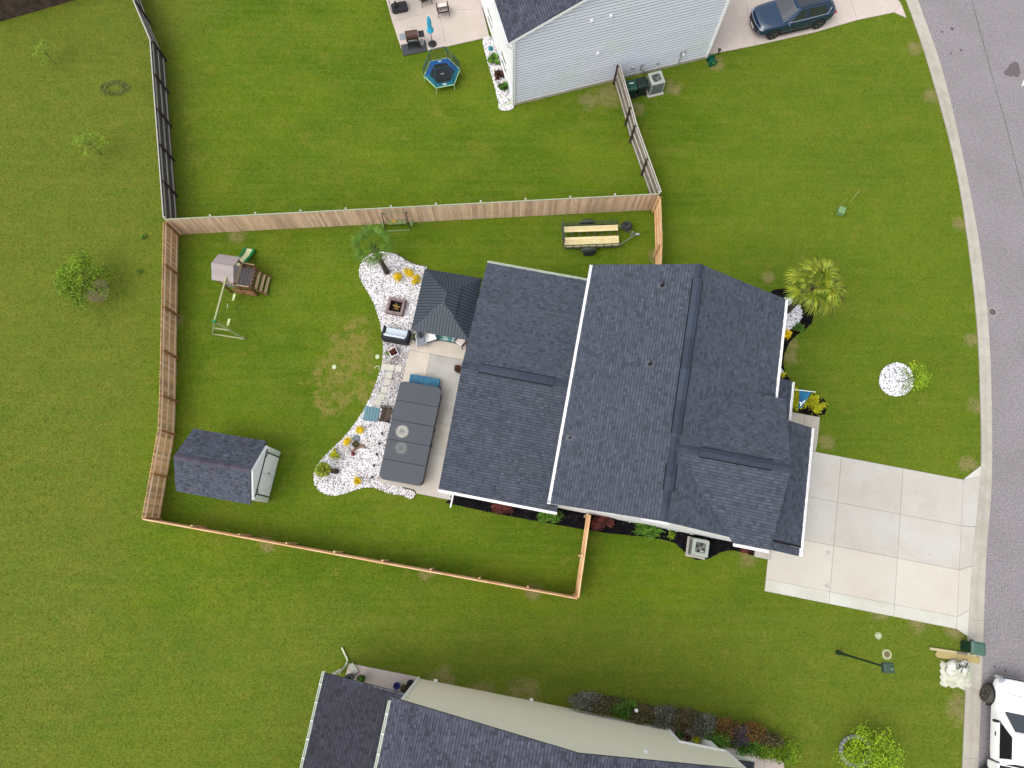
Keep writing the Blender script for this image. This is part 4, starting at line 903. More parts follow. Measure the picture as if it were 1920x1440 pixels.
hd = [(1100, 1313, .62, .36, GRY, 'dark grey green shrub at the left end of the row'), (1133, 1319, .6, .36, BRN, 'second shrub of the row, dull brown green'), (1165, 1327, .6, .36, GRN, 'green shrub just left of the white globe light'), (1205, 1338, .6, .34, BRN, 'brown green shrub just right of the white globe light'), (1243, 1341, .55, .4, GRY, 'grey shrub above the porch recess of the beige house'), (1280, 1347, .6, .42, BRN, 'yellow brown shrub above the porch pots'), (1318, 1360, .5, .4, GRY, 'pale grey shrub behind the white porch column'), (1340, 1383, .55, .45, GRN, 'leafy green shrub touching the white porch column'), (1362, 1364, .55, .4, ORG, 'orange brown shrub in the middle of the flower bed'), (1385, 1378, .5, .36, PUR, 'plum coloured shrub in the flower bed'), (1412, 1372, .5, .36, ORG, 'rusty orange shrub at the lawn side of the flower bed'), (1402, 1401, .5, .36, GRN, 'green shrub at the walk edge, left one'), (1432, 1404, .5, .36, BRIGHT, 'bright green shrub at the walk edge, middle one'), (1440, 1386, .5, .36, BRN, 'brown shrub near the right end of the flower bed'), (1468, 1408, .5, .42, BRIGHT, 'bright green shrub at the right end of the walk')]
for px, py, r_, ry, mt, l_ in hd: shrub('shrub', l_, 'shrub', px, py, r_*1.25, .8, mt, 1700, .055, 20, HG, ry=ry*1.2)
for px, py, r_, mt, l_ in ((926, 114, .36, GRN, 'large leafy green plant in the white stones by the neighbouring house'), (936, 141, .3, leafmat('maroon', S(96, 52, 48, K), S(80, 58, 40, K)), 'maroon leaved plant in the white stones by the neighbouring house'), (944, 164, .28, GRN, 'small green plant nearest the white house corner')): shrub('plant', l_, 'plant', px, py, r_, .45, mt, 130, .13, 6, 'plants in the neighbouring white stone bed')
def lathe_thing(name, label, cat, px, py, prof, mat, z=.03, n=16, group=None, part='body', zc=0.0):
    x, y = at(px, py, zc); t = thing(name, label, cat, (x, y, z), 0, group); MB().lathe(prof, (0, 0, 0), n).build(part, mat, t, smooth=False); return t
TEAL = M('teal', S(30, 130, 140, .7), rough=.4); t = lathe_thing('garden_ball', 'teal glazed ball ornament in the neighbouring white stones', 'ornament', 920, 94, [(.06, 0), (.12, .04), (.14, .11), (.11, .19), (.001, .22)], TEAL); MB().box((.1, 0, .14), (.1, .05, .05)).build('spout', TEAL, t)
# pots
def pot(px, py, r_, h_, mat, label, plant=None, group=None, z=.05, zc=None):
    x, y = at(px, py, h_ if zc is None else zc); t = thing('flower_pot', label, 'pot', (x, y, z), 0, group)
    MB().lathe([(r_*.7, 0), (r_*.95, h_*.9), (r_, h_*.9), (r_, h_), (r_*.88, h_), (r_*.84, h_*.85), (.001, h_*.85)], n=18).build('pot', mat, t)
    MB().lathe([(r_*.84, h_*.80), (.001, h_*.88)], n=14).build('soil', mm('mulch'), t)
    if plant: leafcloud('leaves', RNG.normal(0, 1, (160, 3))*np.array((r_*.4, r_*.4, .05))+(0, 0, h_*1.02), .05, plant, t)
    return t
PB = mm('black'); PN = M('pot_navy', (.03, .04, .16, 1), rough=.25); PW = M('pot_brown', S(100, 78, 62, .6)); pg = 'pots beside the beige house'
pot(655, 1271, .2, .36, PB, 'black pot with white rim at the left end of the beige house patio', None, pg); pot(677, 1273, .19, .34, PB, 'black pot with green plants on the beige house patio', GRN, pg)
pot(744, 1286, .17, .33, PN, 'navy blue pot on the beige house patio', None, pg); pot(758, 1291, .18, .34, PB, 'dark pot between the navy pot and the black pot', BRN, pg); pot(770, 1282, .19, .36, PB, 'empty black pot against the white corner of the beige house', None, pg)
pot(1274, 1376, .2, .3, PB, 'black pot with leafy plant in the porch recess', GRN, pg); pot(1289, 1382, .18, .3, PW, 'brown pot, middle of three in the porch recess', None, pg); pot(1305, 1386, .2, .3, M('pot_cream', S(190, 178, 150, .7)), 'cream pot with yellow plant in the porch recess', LIME, pg)
lathe_thing('globe_light', 'small white globe light among the shrubs of the beige house', 'light', 1193, 1332, [(.015, 0), (.015, .7), (.05, .7), (.085, .76), (.085, .82), (.05, .88), (.001, .9)], mm('white'), zc=.8)
# stone ring at the bottom right
t = thing('stone_ring', 'ring of grey edging stones round the bottom lawn tree', 'stone ring', at(1603, 1408)+(0,)); rk = M('ring_stone', S(150, 152, 148, .7), var=.2, scale=10, rndo=.15)
for k in range(22):
    a = 6.283*k/22; MB().box((.68*math.cos(a), .62*math.sin(a), .05), (.17, .16, .1), a).build('stone', rk, t, bevel=.02)
# ------------------------------------------------------------------ garden things in the back yard
PURW = M('pit_stone', S(128, 108, 108, .65), c2=S(150, 132, 128, .65), mix=4, var=.15)
x, y = at(742, 574, .3); t = thing('fire_pit', 'square stone fire pit with burnt sticks in white gravel', 'fire pit', (x, y, .03), HA)
for sx, sy, dx, dy in ((0, .38, .92, .14), (0, -.38, .92, .14), (.39, 0, .14, .62), (-.39, 0, .14, .62)): MB().box((sx, sy, .17), (dx, dy, .34)).build('wall_block', PURW, t, bevel=.015)
MB().box((0, 0, .05), (.62, .62, .08)).build('ash_bed', mm('mulch'), t)
for k in range(16): a = random.random()*3.14; q = random.uniform(.1, .27); MB().beam((q*math.cos(a), q*math.sin(a), .1+random.random()*.05), (-q*math.cos(a+.5), -q*math.sin(a+.5), .14+random.random()*.08), .018, .015).build('stick', M('burnt_stick', S(176, 138, 76, .65), var=.3, rndo=.4), t)
# wicker loveseat
x, y = at(743, 629, .4); t = thing('loveseat', 'black wicker loveseat with pale blue lattice cushion facing the fire pit', 'sofa', (x, y, .03), HA)
WK = M('wicker', (.018, .02, .024, 1), var=.4, scale=60, bump=.8, bscale=80)
MB().box((0, .04, .2), (1.3, .58, .34)).build('base', WK, t, bevel=.03); MB().box((0, -.30, .42), (1.36, .14, .78)).build('backrest', WK, t, bevel=.04)
for s_ in (-1, 1): MB().box((s_*.66, .02, .33), (.12, .70, .62)).build('arm', WK, t, bevel=.04)
def lattice():
    m = M('lattice', S(205, 216, 226, .8), var=.03)
    n = m.node_tree.nodes; l = m.node_tree.links; g = n.new('ShaderNodeNewGeometry'); mp = n.new('ShaderNodeMapping'); mp.inputs['Rotation'].default_value[2] = HA+R(45); mp.inputs['Scale'].default_value = (9, 9, 9); l.new(g.outputs['Position'], mp.inputs[0])
    br = n.new('ShaderNodeTexBrick'); br.offset = 0; br.inputs['Scale'].default_value = 1; br.inputs['Brick Width'].default_value = 1; br.inputs['Row Height'].default_value = 1; br.inputs['Mortar Size'].default_value = .07
    br.inputs['Color1'].default_value = br.inputs['Color2'].default_value = S(214, 224, 232, .8); br.inputs['Mortar'].default_value = S(140, 160, 178, .75); l.new(mp.outputs[0], br.inputs[0]); l.new(br.outputs[0], n['Principled BSDF'].inputs['Base Color']); return m
LT = lattice()
MB().box((0, .06, .44), (1.16, .54, .14)).build('seat_cushion', LT, t, bevel=.04); MB().box((0, -.17, .64), (1.14, .12, .36)).build('back_cushion', LT, t, bevel=.04)
# square planter
x, y = at(738, 661, .15); t = thing('square_planter', 'dark square planter set like a diamond with red brown plants', 'planter', (x, y, .03), HA+R(38))
for s_ in (-1, 1): MB().box((s_*.2, 0, .12), (.04, .44, .24)).build('side', mm('white_soft'), t); MB().box((0, s_*.2, .12), (.36, .04, .24)).build('side', mm('white_soft'), t)
MB().box((0, 0, .09), (.36, .36, .16)).build('soil', mm('mulch'), t); leafcloud('leaves', RNG.normal(0, 1, (120, 3))*np.array((.09, .09, .03))+(0, 0, .24), .05, RED, t); leafcloud('trailing_leaves', RNG.normal(0, 1, (50, 3))*np.array((.08, .06, .03))+(-.28, .1, .15), .05, BRIGHT, t)
# ornaments of the lower gravel
o = MB().blob((0, 0, .03), (.22, .18, .06), 9, 4, .15).build('slate_slab', M('slate', S(128, 138, 140, .65), var=.15)); o.location = at(669, 822)+(.03,); tag(o, 'flat grey slate lying beside the lower yellow shrubs', 'stone')
pot(667, 833, .17, .22, mm('dark_wood'), 'dark round pot with brown stems next to the grey slate', BRN, None, .03)
t = thing('driftwood', 'forked driftwood log lying on the white gravel', 'driftwood', at(672, 840)+(.03,)); q = at(672, 840); DW = M('driftwood_bark', S(165, 130, 104, .65), c2=S(120, 92, 76, .65), mix=9, var=.2)
l_ = lambda px, py, z: (at(px, py)[0]-q[0], at(px, py)[1]-q[1], z)
MB().tube([l_(659, 848, .08), l_(668, 842, .12), l_(678, 836, .1), l_(684, 834, .06)], [.05, .07, .06, .03], 7).build('log', DW, t); MB().tube([l_(678, 836, .1), l_(686, 840, .08), l_(696, 842, .05)], [.04, .03, .012], 6).build('fork', DW, t)
t = thing('garden_gnome', 'small red and pale garden figure beside the driftwood', 'garden figure', at(661, 851, .2)+(.03,)); MB().lathe([(.07, 0), (.1, .08), (.07, .2), (.001, .22)], n=12).build('body', M('gnome_red', S(150, 30, 60, .7)), t); MB().blob((0, 0, .24), (.055, .055, .06), 10, 6).build('head', M('gnome_skin', S(214, 180, 160, .7)), t); MB().lathe([(.06, .27), (.03, .36), (.001, .42)], n=10).build('hat', M('gnome_red'), t)
for k, p in enumerate(((717, 813), (712, 832), (707, 852), (702, 873), (698, 895))):
    x, y = at(p[0], p[1], .2); t = thing('solar_light', ('black solar stake light beside the spa, ' + ('nearest the dark steps', 'second from the dark steps', 'middle of the five', 'second from the bottom', 'lowest of the five')[k]), 'light', (x, y, .03), 0, 'solar lights beside the spa')
    MB().tube([(0, 0, 0), (0, 0, .22)], .012, 6).build('stake', mm('black'), t); MB().lathe([(.03, .16), (.045, .2), (.075, .25), (.06, .28), (.001, .285)], n=12).build('cap', mm('black'), t)
for (px, py, r_), l_ in (((627, 688, .12), 'pale round lid in the worn grass, left one'), ((708, 669, .12), 'pale round lid in the grass beside the gravel edge')): lathe_thing('irrigation_cover', l_, 'lid', px, py, [(r_, 0), (r_, .03), (r_*.85, .045), (.001, .05)], M('pale_lid', S(190, 205, 170, .75)), 0, 16, 'pale lids in the lawn', 'lid')
t = thing('plastic_ring', 'broken pale plastic ring lying at the gravel edge', 'ring', at(708, 690)+(.02,)); MB().tube([(.11*math.cos(a), .1*math.sin(a), .02) for a in np.arange(-1, 3.6, .35)], .025, 6).build('ring', M('pale_lid'), t)
# ------------------------------------------------------------------ swim spa
x, y = rot((-6.03, 4.92), R(-10.3)); t = thing('swim_spa', 'long grey covered swim spa with five cover panels on the patio', 'hot tub', (x, y, .05), R(-10.3))
def rrect(w_, d_, r_, n=6):
    out = []
    for cx, cy, a0_ in ((w_/2-r_, d_/2-r_, 0), (-w_/2+r_, d_/2-r_, 90), (-w_/2+r_, -d_/2+r_, 180), (w_/2-r_, -d_/2+r_, 270)):
        for k in range(n+1): a = R(a0_+90*k/n); out.append((cx+r_*math.cos(a), cy+r_*math.sin(a)))
    return out
MB().prism(rrect(2.06, 4.9, .22), 0, .8).build('cabinet', M('spa_cabinet', S(104, 96, 90, .6), var=.12, stretch=(4, 4, .5), scale=10), t)
MB().prism(rrect(2.14, 5.0, .24), .78, .84).build('rim', M('spa_rim', (.05, .05, .055, 1)), t)
CV = M('spa_cover', S(84, 87, 95, .62), var=.06, scale=4, rough=.6, bump=.2, bscale=40, rndo=.03)
n_ = CV.node_tree.nodes; l__ = CV.node_tree.links; b__ = n_['Principled BSDF']; src = b__.inputs['Base Color'].links[0].from_socket; g_ = n_.new('ShaderNodeNewGeometry')
nz_ = n_.new('ShaderNodeTexNoise'); nz_.inputs['Scale'].default_value = 9; l__.new(g_.outputs['Position'], nz_.inputs['Vector'])
for px, py, r0, am in ((754, 809, .30, .75), (752, 840, .28, .22)):       # mineral rings left by dried puddles
    d_ = n_.new('ShaderNodeVectorMath'); d_.operation = 'DISTANCE'; q = at(px, py, .98); d_.inputs[1].default_value = (q[0], q[1], .98); l__.new(g_.outputs['Position'], d_.inputs[0])
    a1 = n_.new('ShaderNodeMapRange'); a1.interpolation_type = 'SMOOTHSTEP'; l__.new(d_.outputs['Value'], a1.inputs[0]); a1.inputs[1].default_value = r0*1.25; a1.inputs[2].default_value = r0*.8
    a2 = n_.new('ShaderNodeMapRange'); a2.interpolation_type = 'SMOOTHSTEP'; l__.new(d_.outputs['Value'], a2.inputs[0]); a2.inputs[1].default_value = 0; a2.inputs[2].default_value = r0*.75; a2.inputs[3].default_value = .35
    m1 = n_.new('ShaderNodeMath'); m1.operation = 'MULTIPLY'; l__.new(a1.outputs[0], m1.inputs[0]); l__.new(a2.outputs[0], m1.inputs[1])
    m2 = n_.new('ShaderNodeMath'); m2.operation = 'MULTIPLY'; l__.new(m1.outputs[0], m2.inputs[0]); m2.inputs[1].default_value = am
    m3 = n_.new('ShaderNodeMath'); m3.operation = 'MULTIPLY'; l__.new(m2.outputs[0], m3.inputs[0]); l__.new(nz_.outputs[0], m3.inputs[1]); m4 = n_.new('ShaderNodeMath'); m4.operation = 'MULTIPLY'; m4.use_clamp = True; l__.new(m3.outputs[0], m4.inputs[0]); m4.inputs[1].default_value = 1.7
    mx = n_.new('ShaderNodeMix'); mx.data_type = 'RGBA'; l__.new(m4.outputs[0], mx.inputs[0]); l__.new(src, mx.inputs[6]); mx.inputs[7].default_value = S(196, 194, 178, .75); src = mx.outputs[2]
l__.new(src, b__.inputs['Base Color'])
rr = rrect(2.18, 5.04, .28)
for k in range(5):
    ya, yb = -2.52+k*1.008, -2.52+(k+1)*1.008-.012; poly = []
    if k == 0: poly = [p for p in rr if p[1] < -2.2]+[(1.09, yb), (-1.09, yb)]
    elif k == 4: poly = [p for p in rr if p[1] > 2.2]+[(-1.09, ya), (1.09, ya)]
    else: poly = [(-1.09, ya), (1.09, ya), (1.09, yb), (-1.09, yb)]
    MB().prism(poly, .84, .93+.012*(k % 2)).build('cover_panel', CV, t, bevel=.02)
for v in (-1.4, -.2, .9, 1.9): MB().box((1.06, v, .68), (.04, .06, .3)).build('strap', mm('black'), t)
for v in (-.4, .4): MB().box((1.05, v, .3), (.06, .14, .2)).build('vent', mm('black'), t)
# slatted steps
BLU = M('blue_slat', S(52, 112, 146, .7), c2=S(66, 124, 150, .7), mix=4, var=.12, rndo=.1); BLG = M('bluegrey_slat', S(104, 140, 150, .7), var=.15, scale=6, rndo=.1)
x, y = at(795, 715, .45); t = thing('spa_step', 'bright blue slatted step at the upper end of the spa', 'step', (x, y+.0, .05), R(-10.3))
for k in range(16): MB().box((-.72+k*.097, .03, .40), (.086, .48, .035)).build('slat', BLU, t)
for s_ in (-1, 1): MB().box((s_*.74, .03, .19), (.05, .46, .38)).build('side_board', BLU, t)
MB().box((.84, -.18, .25), (.1, .1, .5)).build('rail_post', mm('black'), t, bevel=.02)
x, y = at(697, 777); t = thing('slat_mat', 'blue grey slatted platform on the gravel left of the dark steps', 'platform', (x, y, .04), R(-8))
for k in range(5): MB().box((-.31+k*.155, 0, .06), (.14, .74, .04)).build('slat', BLG, t)
for s_ in (-1, 1): MB().box((0, s_*.28, .02), (.72, .06, .04)).build('bearer', mm('dark_wood'), t)
x, y = at(722, 777, .3); t = thing('spa_stairs', 'dark wooden two tread stairs with handrails beside the spa', 'stairs', (x, y, .05), R(-10.3))
for k in range(2):
    for j in range(3): MB().box((-.18+k*.30+j*.09, 0, .22+k*.22), (.082, .62, .03)).build('tread_board', mm('dark_wood'), t)
for s_ in (-1, 1):
    MB().box((0, s_*.32, .2), (.55, .04, .4)).build('stringer', mm('dark_wood'), t)
    for k in range(4): MB().box((-.2+k*.15, s_*.36, .36), (.03, .03, .72)).build('baluster', M('dark_rail', (.05, .04, .038, 1)), t)
    MB().beam((-.26, s_*.36, .62), (.30, s_*.36, .80), .05, .04).build('handrail', M('dark_rail'), t)
# ------------------------------------------------------------------ gazebo
GA = R(-10.3); gx, gy = rot((-5.42, 11.46), GA); gz0 = thing('gazebo', 'dark blue grey metal roofed gazebo between the gravel and the house', 'gazebo', (gx, gy, .05), GA)
GM = M('gazebo_metal', S(58, 69, 80, .68), rough=.45, var=.06, scale=3, spec=.4, rndo=.05)
GS = M('gazebo_seam', (.012, .014, .018, 1), rough=.5)  # near-black rib colour, the shadow of the seams painted in
def hip_panels(w_, d_, rl, z0_, z1_, step, nm):
    """w_ (x), d_ (y) half sizes, ridge half length rl along y"""
    for (ax, half, run, rid) in (('x', d_, w_, rl), ('y', w_, d_-rl, 0.0)):
        for sg in (-1, 1):
            L = math.hypot(run, z1_-z0_); k = int(round(2*half/step)); st = 2*half/k
            def P3(a, f):      # a along eave, f 0..1 up slope
                z = z0_+(z1_-z0_)*f
                return (sg*w_*(1-f), a, z) if ax == 'x' else (a, sg*(d_-(d_-rl)*f), z)
            ft = lambda a: min(1, max(0, (half-abs(a))/(half-rid)))
            for i in range(k):
                a, b = -half+i*st, -half+(i+1)*st; pts = [(a, 0), (b, 0), (b, ft(b))]
                for kk in (rid, -rid):
                    if a < kk < b and rid >= 0: pts.append((kk, 1))
                pts.append((a, ft(a)))
                if ft(a) <= 0: pts = pts[:-1]
                if ft(b) <= 0 and len(pts) > 3: pts = [p for j, p in enumerate(pts) if j != 2]
                mb = MB(); n3 = Vector((sg*(z1_-z0_), 0, run)) if ax == 'x' else Vector((0, sg*(z1_-z0_), run)); n3.normalize()
                V = [Vector(P3(*p)) for p in pts]
                if (V[1]-V[0]).cross(V[2]-V[1]).dot(n3) < 0: V = V[::-1]
                mb.slab([tuple(v+n3*.02) for v in V], n3, .02); pn_ = mb.build(nm, GM, gz0)
                if ft(a) > .04: sm_ = MB(); p0, p1 = Vector(P3(a, 0))+n3*.026, Vector(P3(a, ft(a)))+n3*.026; sm_.beam(tuple(p0), tuple(p1), .03, .022, tuple(n3)); sm_.build('seam', GS, pn_)
    for sx in (-1, 1):
        for sy in (-1, 1): MB().beam((sx*w_, sy*d_, z0_+.02), (0, sy*rl, z1_+.02), .05, .03).build('hip_cap', GM, gz0)
    if rl > .02: MB().beam((0, -rl, z1_+.025), (0, rl, z1_+.025), .07, .03).build('ridge_cap', GM, gz0)
hip_panels(1.47, 1.66, .29, 2.15, 2.98, .155, 'roof_panel'); hip_panels(.62, .80, .28, 2.76, 3.08, .155, 'upper_roof_panel')
for sx in (-1, 1):
    for sy in (-1, 1): MB().box((sx*1.25, sy*1.45, 1.06), (.14, .14, 2.12)).build('post', mm('black_metal'), gz0, bevel=.01)
    MB().box((sx*1.25, 0, 2.06), (.08, 2.76, .14)).build('beam', mm('black_metal'), gz0); MB().box((0, sx*1.45, 2.06), (2.36, .08, .14)).build('beam', mm('black_metal'), gz0)
# furniture at its open end
def chair(label, px, py, z, rz, fm, cm_, group=None, zc=.4, w_=.62, base=None):
    x, y = base or at(px, py, zc); t = thing('patio_chair', label, 'chair', (x, y, z), rz, group)
    for sx in (-1, 1):
        for sy in (-1, 1): MB().tube([(sx*w_/2, sy*.28, 0), (sx*w_/2*.97, sy*.26, .4)], .018, 6).build('leg', fm, t)
        MB().beam((sx*w_/2, -.30, .62), (sx*w_/2, .28, .60), .06, .03).build('arm', fm, t); MB().tube([(sx*w_/2, .27, .38), (sx*w_/2, .27, .6)], .018, 6).build('arm_support', fm, t)
    MB().box((0, 0, .38), (w_, .56, .05)).build('seat', fm, t, bevel=.01)
    br = MB(); 
    for k in range(6): MB().beam((-w_/2+.06+k*(w_-.12)/5, -.27, .40), (-w_/2+.06+k*(w_-.12)/5, -.42, .95), .045, .015, (0, 1, 0)).build('back_slat', fm, t)
    MB().beam((-w_/2, -.42, .96), (w_/2, -.42, .96), .05, .05).build('back_rail', fm, t)
    if cm_: MB().box((0, .02, .46), (w_-.08, .52, .12)).build('seat_cushion', cm_, t, bevel=.035); MB().beam((0, -.26, .5), (0, -.34, .86), w_-.12, .1, (0, 1, 0)).build('back_cushion', cm_, t, bevel=.03)
    return t
CUSH = M('cushion', S(226, 214, 208, .78), var=.05, scale=6); BRC = M('chair_brown', S(70, 54, 50, .6), var=.2)
x, y = at(838, 600); rg = thing('outdoor_rug', 'teal patterned rug under the gazebo', 'rug', (x, y, .052), GA)
RUG = M('rug', S(92, 140, 140, .7), c2=S(176, 198, 192, .75), mix=4.5, mixr=(.47, .5), var=.1)
MB().box((.1, -.15, .006), (1.7, 2.1, .01)).build('weave', RUG, rg); MB().box((.1, -1.18, .009), (1.7, .06, .014)).build('border', M('rug_edge', S(60, 100, 104, .7)), rg)
pot(779, 632, .19, .4, PB, 'black pot with a dark green plant at the gazebo corner', leafmat('olive', S(90, 100, 24, K), S(60, 80, 20, K)), None, .05)
chair('grey folding chair under the gazebo edge beside the pot', 791, 640, .05, R(190), mm('grey_metal'), M('grey_canvas', S(140, 146, 156, .7)), None, .3, .48)
x, y = at(806, 633, .4); t = thing('low_table', 'white topped low table with dark frame at the gazebo edge', 'table', (x, y, .05), R(20)); MB().box((0, 0, .40), (.62, .42, .04)).build('top', mm('white'), t, bevel=.01); 
for sx in (-1, 1):
    for sy in (-1, 1): MB().box((sx*.28, sy*.18, .19), (.04, .04, .38)).build('leg', M('dark_rail'), t)
MB().beam((-.33, -.23, .36), (.33, -.23, .36), .03, .09).build('apron', M('dark_rail'), t)
chair('brown chair with white cushion under the gazebo next to the house', 866, 640, .05, R(140), BRC, CUSH, None, .35, .5)
pot(859, 692, .2, .42, PW, 'pot with dark reddish leaves half under the lower roof', leafmat('maroon'), None, .05)
# ------------------------------------------------------------------ shed
SHA = R(-9.8); sx_, sy_ = rot((-14.4, 1.69), SHA); shed = thing('shed', 'white garden shed with grey shingle gable roof in the fence corner', 'shed', (sx_, sy_, 0), SHA)
keep([(sx_+rot(p, SHA)[0], sy_+rot(p, SHA)[1]) for p in ((-1.75, -1.3), (1.93, -1.3), (1.93, 1.35), (-1.75, 1.35))])
so2 = (0, 0, 0); ss = math.hypot(1.52, 1.15)
SHR = M('shingles_shed', S(78, 86, 98, .70), c2=S(86, 82, 94, .70), mix=1.2, mixr=(.5, .7), rough=.9, var=.12, scale=20, rnd=.4, bump=.3, bscale=200)
shingles('shingle_field', shed, [((-1.84, 1.52, 2.0), (1, 0, 0), (0, -1.52, 1.15), [(0, 0), (3.66, 0), (3.66, ss), (0, ss)]), ((-1.84, -1.52, 2.0), (1, 0, 0), (0, 1.52, 1.15), [(0, 0), (3.66, 0), (3.66, ss), (0, ss)])], SHR, deck=.05, expo=.14, singles=300)
SHC = M('shed_cap', S(80, 74, 88, .7), rough=.9, var=.15, rndo=.25); ridge_run(shed, (-1.82, 0, 3.17), (1.8, 0, 3.17), so2, .14, .1, SHC)
b = MB(); pr = [(-1.3, .08), (1.32, .08), (1.32, 2.02), (0, 3.02), (-1.3, 2.02)]
b.add([(-1.72, v, z) for v, z in pr]+[(1.90, v, z) for v, z in pr], [tuple(range(5)), tuple(range(9, 4, -1))]+[(i, 5+i, 5+(i+1) % 5, (i+1) % 5) for i in range(5)]); b.build('wall', M('shed_wall', S(246, 248, 248, .93), var=.05, scale=3), shed, fix=True)
MB().box((.09, .01, .05), (3.5, 2.55, .1)).build('skid_base', mm('dark_wood'), shed)
PGR = M('shed_trim', S(222, 232, 216, .9), var=.05)
for s_ in (-1, 1): MB().box((1.915, s_*1.17+.01, 1.0), (.03, .26, 1.9)).build('corner_board', PGR, shed); MB().box((1.922, s_*1.02+.01, 1.0), (.04, .05, 1.86)).build('door_jamb', mm('black_metal'), shed)
MB().box((1.925, .01, 1.95), (.04, 2.3, .05)).build('door_head', mm('black_metal'), shed)
d_ = MB(); d_.box((1.915, .01, 1.0), (.03, 1.96, 1.84)); dd = d_.build('double_door', M('shed_door', S(246, 248, 246, .92), var=.04), shed)
MB().box((1.932, .01, 1.0), (.01, .015, 1.8)).build('door_gap', mm('grey_metal'), dd)
for s_ in (-1, 1): MB().beam((1.935, s_*.98+.01, 1.72), (1.935, s_*.78+.01, 1.92), .03, .03, (1, 0, 0)).build('hinge_brace', mm('black_metal'), dd)
MB().box((1.95, .1, 1.0), (.04, .04, .18)).build('door_handle', mm('black_metal'), dd)
# ------------------------------------------------------------------ utility trailer
TA = R(2.2); a_ = at(1109, 441, .6); trl = thing('utility_trailer', 'small open utility trailer with pale plank sides parked by the north fence', 'trailer', a_+(0,), TA)
TM = M('trailer_steel', S(74, 84, 74, .6), var=.15); PL = M('pale_plank', S(228, 214, 166, .78), c2=S(214, 192, 136, .78), mix=5, stretch=(.6, 5, 5), var=.08, rndo=.06)
for y_ in (.66, -.66): MB().beam((-1.47, y_, .5), (1.47, y_, .5), .05, .09).build('side_rail', TM, trl); MB().beam((-1.47, y_, .86), (1.47, y_, .86), .04, .05).build('top_rail', TM, trl)
for k in range(8): MB().beam((-1.45+k*.4143, -.64, .48), (-1.45+k*.4143, .64, .48), .045, .05).build('cross_member', TM, trl)
for y_ in (.66, -.66):
    for k in range(8): MB().beam((-1.45+k*.4143, y_, .52), (-1.45+k*.4143, y_, .86), .035, .035).build('stake', TM, trl)
for y_ in (.51, .34, -.13, -.30, -.47): MB().box((0, y_, .52), (2.94, .162, .035)).build('deck_plank', PL, trl)
MB().box((0, -.62, .60), (2.94, .03, .13)).build('side_plank', PL, trl)
RIMW = M('rim_white', (.7, .7, .68, 1), rough=.4)
def wheel(parent, c, r_, w_, rim, axis_rot=0.0, steer=0.0, spokes=5, tyre=None):
    e_ = bpy.data.objects.new('wheel', MB().lathe([(r_*.62, -w_/2), (r_*.93, -w_/2), (r_, -w_*.32), (r_, w_*.32), (r_*.93, w_/2), (r_*.62, w_/2)], n=26, axis='y').mesh('wheel'))
    e_.data.materials.append(tyre or mm('rubber')); C.objects.link(e_); e_.parent = parent; e_.location = c; e_.rotation_euler = (0, 0, steer)
    rm = MB(); rm.lathe([(.001, -w_*.30), (r_*.62, -w_*.36), (r_*.64, -w_*.50), (r_*.66, -w_*.50), (r_*.66, w_*.5), (r_*.64, w_*.5), (r_*.62, w_*.36), (.001, w_*.30)], n=22, axis='y')
    rm.build('rim', rim if not spokes else M('rim_dark', (.03, .03, .032, 1), rough=.4), e_, fix=True)
    for k in range(spokes or 0):
        a = 6.283*k/spokes
        for s_ in (-1, 1): MB().beam((r_*.1*math.cos(a), s_*w_*.42, r_*.1*math.sin(a)), (r_*.62*math.cos(a), s_*w_*.47, r_*.62*math.sin(a)), r_*.16, .03, (0, 1, 0)).build('spoke', rim, e_)
    MB().lathe([(.001, -w_*.5), (r_*.13, -w_*.5), (r_*.13, w_*.5), (.001, w_*.5)], n=12, axis='y').build('hub', mm('black'), e_); return e_
for s_ in (-1, 1):
    wheel(trl, (-.16, s_*.86, .33), .33, .2, RIMW, spokes=0)
    fn = MB(); ring = []
    for k in range(9):
        a = math.pi*k/8; ya_, yb_ = s_*.74, s_*.88; ring.append([(-.16+.43*math.cos(a), ya_, .36+.36*math.sin(a)), (-.16+.43*math.cos(a), yb_, .36+.36*math.sin(a)), (-.16+.41*math.cos(a), yb_, .34+.36*math.sin(a)), (-.16+.41*math.cos(a), ya_, .34+.36*math.sin(a))])
    fn.loft(ring); fn.build('fender', TM, trl, fix=True)
TMG = M('tongue_grey', S(112, 124, 98, .66), var=.15)
for s_ in (-1, 1): MB().beam((1.45, s_*.6, .48), (2.45, 0, .48), .06, .08).build('tongue', TMG, trl)
MB().box((2.5, 0, .5), (.2, .1, .1)).build('coupler', mm('grey_metal'), trl); MB().tube([(2.2, 0, .05), (2.2, 0, .85)], .03, 8).build('jack', mm('grey_metal'), trl)
sp_ = wheel(trl, (1.92, .42, .68), .31, .2, RIMW, spokes=0); sp_.rotation_euler = (R(62), 0, R(18)); MB().tube([(1.92, .1, .48), (1.92, .36, .66)], .03, 6).build('spare_bracket', TM, trl)
gt = MB(); 
for z in (.5, .9, 1.3): gt.beam((-1.53, -.66, z), (-1.56, .66, z), .04, .04)
for k in range(9): gt.beam((-1.54, -.62+k*.155, .5), (-1.54, -.62+k*.155, 1.3), .02, .02)
gt.build('ramp_gate', TM, trl)
